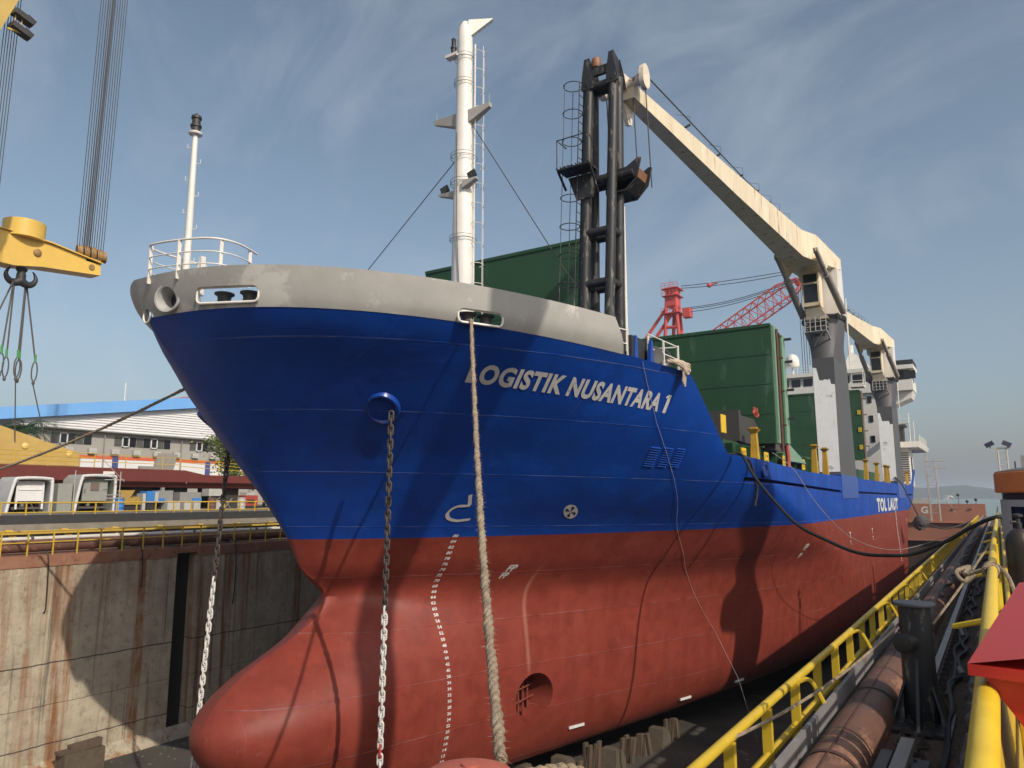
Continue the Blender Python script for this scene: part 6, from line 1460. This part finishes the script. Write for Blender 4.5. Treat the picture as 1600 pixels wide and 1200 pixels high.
mb = MB(); mb.add([(-3000, 128.6, 5.4), (5000, 128.6, 5.4), (5000, 9000, 5.4), (-3000, 9000, 5.4)], [(0, 1, 2, 3)])
tag(mb.build("sea", mat("sea_water", (.17, .24, .225), (.20, .27, .25), .02, .35, bump=.3, bscale=.6), smooth=False), kind="structure")
mb = MB(); mb.add([(-9000, -6000, -3.0), (9000, -6000, -3.0), (9000, 9000, -3.0), (-9000, 9000, -3.0)], [(0, 1, 2, 3)]); tag(mb.build("ground", conc, smooth=False), kind="structure")
rr = random.Random(6); rows = [[], [], []]
for k in range(121):
    x = -1500 + k * 20; h = 31 + 6 * math.sin(k * .21) + 4 * math.sin(k * .63 + 1) + rr.uniform(-1.2, 1.2)
    rows[0].append((x, 2400, 4)); rows[1].append((x, 2440, 5.4 + h * .8)); rows[2].append((x, 2560, 5.4 + h))
mb = MB(); mb.grid(rows); tag(mb.build("hills", mat("hill_green", (.05, .075, .05), (.035, .055, .04), .01, .9), angle=80), kind="structure")
for k, (x, w, h) in enumerate(((-150, 40, 7), (-118, 22, 10), (-60, 70, 3), (-10, 50, 3))):
    mb = MB(); mb.hexa([(x, 2000, 5.4), (x + w, 2000, 5.4), (x + w, 2010, 5.4), (x, 2010, 5.4), (x - 3, 2000, 5.4 + h * .4), (x + w + 2, 2000, 5.4 + h * .4), (x + w + 2, 2010, 5.4 + h * .4), (x - 3, 2010, 5.4 + h * .4)])
    mb.box(x + w * .7, x + w * .85, 2001, 2009, 5.4 + h * .4, 5.4 + h)
    tag(mb.build("distant_ship", mat("ship_pale", (.4, .42, .42), (.3, .3, .3), .1), smooth=False), "tiny pale ship on the far water under the hills", "ship", "ships on the far water")
# scaffold tower by the stern
mb = MB()
for x in (-7.3, -6.3):
    for y in (107.5, 109): mb.rod((x, y, 7), (x - .1, y, 15.6 if x < -7 else 14.6), .05, 6)
for z in [8 + 1.15 * k for k in range(6)]: mb.rod((-7.5, 107.5, z), (-6.2, 107.5, z), .035, 5); mb.rod((-7.3, 107.5, z), (-6.3, 107.5, z + 1.0), .03, 5)
mb.rod((-7.6, 107.5, 14.5), (-5.2, 107.5, 14.5), .06, 6); mb.rod((-6.3, 107.5, 13.6), (-5.1, 107.5, 13.6), .05, 6); mb.rod((-6.3, 107.5, 12.0), (-4.6, 107.5, 8), .02, 5)
tag(mb.build("scaffold_tower", mat("galv", (.42, .40, .38))), "slim scaffold tower standing beside the ship's stern", "scaffold")
# red shipyard crane far behind
rd = mat("crane_red", (.55, .075, .06), (.45, .06, .05), .5, .6)
rcr = root("red_crane", (-56, 150, 9), "red shipyard crane with an A-frame head and lattice boom behind the green hatch cover", "crane")
mb = MB()
for x, y in ((-57.9, 149), (-54.2, 149), (-57.2, 152), (-54.6, 152)): mb.tube([(x + (.3 if x < -56 else -.1), y, 9), (x, y, 40), (x + (.9 if x < -56 else -.9), y, 53)], .42, 8)
mb.rod((-57.4, 149, 46.4), (-54.5, 149, 46.2), .35, 8); mb.rod((-57.6, 149, 40), (-54.4, 149, 40), .3, 8)
for x in (-57.6, -55.2): mb.rod((x, 149.5, 50.5), (x - 6.5, 149, 42), .38, 8)
for x in (-57.6, -55.2): mb.rod((x - 6.5, 149, 42), (x - 30, 149, 10), .38, 8)
mb.box(-57.2, -54.8, 148.6, 151.5, 51, 55.2)
mb.build("a_frame", rd, rcr)
mb = MB()
for zc, hw_ in ((54.9, 1.9), (53.3, 1.8), (49.4, 2.0)):
    mb.box(-56 - hw_, -56 + hw_, 148, 152, zc - .12, zc)
    for x in [-56 - hw_ + i * hw_ / 2 for i in range(5)]: mb.rod((x, 148, zc), (x, 148, zc + 1.1), .06, 5)
    for q in (.55, 1.1): mb.rod((-56 - hw_, 148, zc + q), (-56 + hw_, 148, zc + q), .05, 5)
mb.rod((-56, 149, 55), (-56, 149, 57), .06)
mb.build("head_platform", rd, rcr)
mb = MB(); mb.box(-53.6, -52.0, 149, 151, 48.2, 50.2); mb.build("sheave_box", rd, rcr)
mb = MB(); p0 = Vector((-62, 150, 33.5)); p1 = Vector((-29.6, 150, 52.3)); d = (p1 - p0).normalized(); u = d.cross(Vector((0, 1, 0))).normalized(); w = Vector((0, 1, 0)); Lb = (p1 - p0).length
cor = lambda t, i: p0 + d * Lb * t + (u * (-1 if i in (0, 1) else 1) + w * (-1 if i in (0, 3) else 1)) * (1.75 if t < .9 else 1.75 - (t - .9) * 9)
NB = 20
for i in range(4): mb.tube([cor(t / NB, i) for t in range(NB + 1)], .16, 6)
for t in range(NB):
    for i in range(4):
        mb.rod(cor(t / NB, i), cor((t + 1) / NB, (i + 1) % 4), .075, 5); mb.rod(cor(t / NB, i), cor(t / NB, (i + 1) % 4), .075, 5)
mb.ball(p1, .9, 6); mb.build("lattice_boom", rd, rcr)
mb = MB()
for a, c, s in (((-54, 150, 54.9), (-30, 150, 54.5), .5), ((-54, 150, 55.4), (-30, 150, 55.0), .3), ((-53, 150, 50.4), (-30, 150, 53.2), 1.0), ((-53, 150, 50.1), (-30, 150, 53.0), 1.1), ((-52.5, 150, 49.4), (-30, 150, 52.6), 1.0)): mb.tube(bez(a, c, s, 12), .075, 5)
for k in range(4): mb.rod((-29.9 + k * .45, 150, 52), (-29.9 + k * .45, 150, 12), .06, 5)
mb.build("luffing_rope", wirem, rcr)
mb = MB(); mb.ball((-47.8, 150, 54.6), .55, 6); mb.rod((-47.8, 150, 54.6), (-46, 150, 54.8), .15); mb.build("rope_block", mat("crane_red", (.55, .075, .06)), rcr)

# hoses, offcuts and grime along the rail bed
rr = random.Random(77)
hl = ["black hose snaking along the rail bed beside the concrete edge", "black hose lying close against the crane rail's outer side", "thin black hose looping over the far end of the rusty pipe"]
for k, (x0, r_, ya, yb_) in enumerate(((-.80, .035, 9.5, 60), (-.93, .028, 13, 90), (-1.45, .04, 22, 70))):
    p = []; y = ya
    while y < yb_: p.append((x0 + rr.uniform(-.09, .09), y, (7.05 if k < 2 else 7.44) + rr.uniform(0, .04))); y += rr.uniform(.7, 1.6)
    mb = MB(); mb.tube(smooth_path(p, 6), r_, 8); tag(mb.build("rubber_hose", blackr), hl[k], "hose")
for k, (x, y, l, r_) in enumerate(((-.72, 14.5, .5, .07), (-1.3, 15.5, .6, .05), (-.85, 18.5, .9, .06))):
    mb = MB(); mb.rod((x, y, 7.01 + r_), (x + rr.uniform(-.15, .15), y + l, 7.01 + r_), r_, 12); tag(mb.build("pipe_offcut", steel), ("short gray pipe offcut nearest behind the black post", "thin gray pipe offcut between the rusty pipe and the rail", "longest gray pipe offcut, farther along the rail bed")[k], "pipe")
# ------------------------------------------------------------------ air
hzm = bpy.data.materials.new("haze_air"); hzm.use_nodes = True; hn = hzm.node_tree.nodes; hn.remove(hn["Principled BSDF"])
pv = hn.new("ShaderNodeVolumePrincipled"); pv.inputs["Color"].default_value = (.80, .88, 1.0, 1); pv.inputs["Density"].default_value = .00035; pv.inputs["Anisotropy"].default_value = .2
hzm.node_tree.links.new(pv.outputs[0], hn["Material Output"].inputs["Volume"])
mb = MB(); mb.box(-9100, 9100, -6100, 9100, -4.5, 95); tag(mb.build("haze", hzm, smooth=False), kind="stuff")
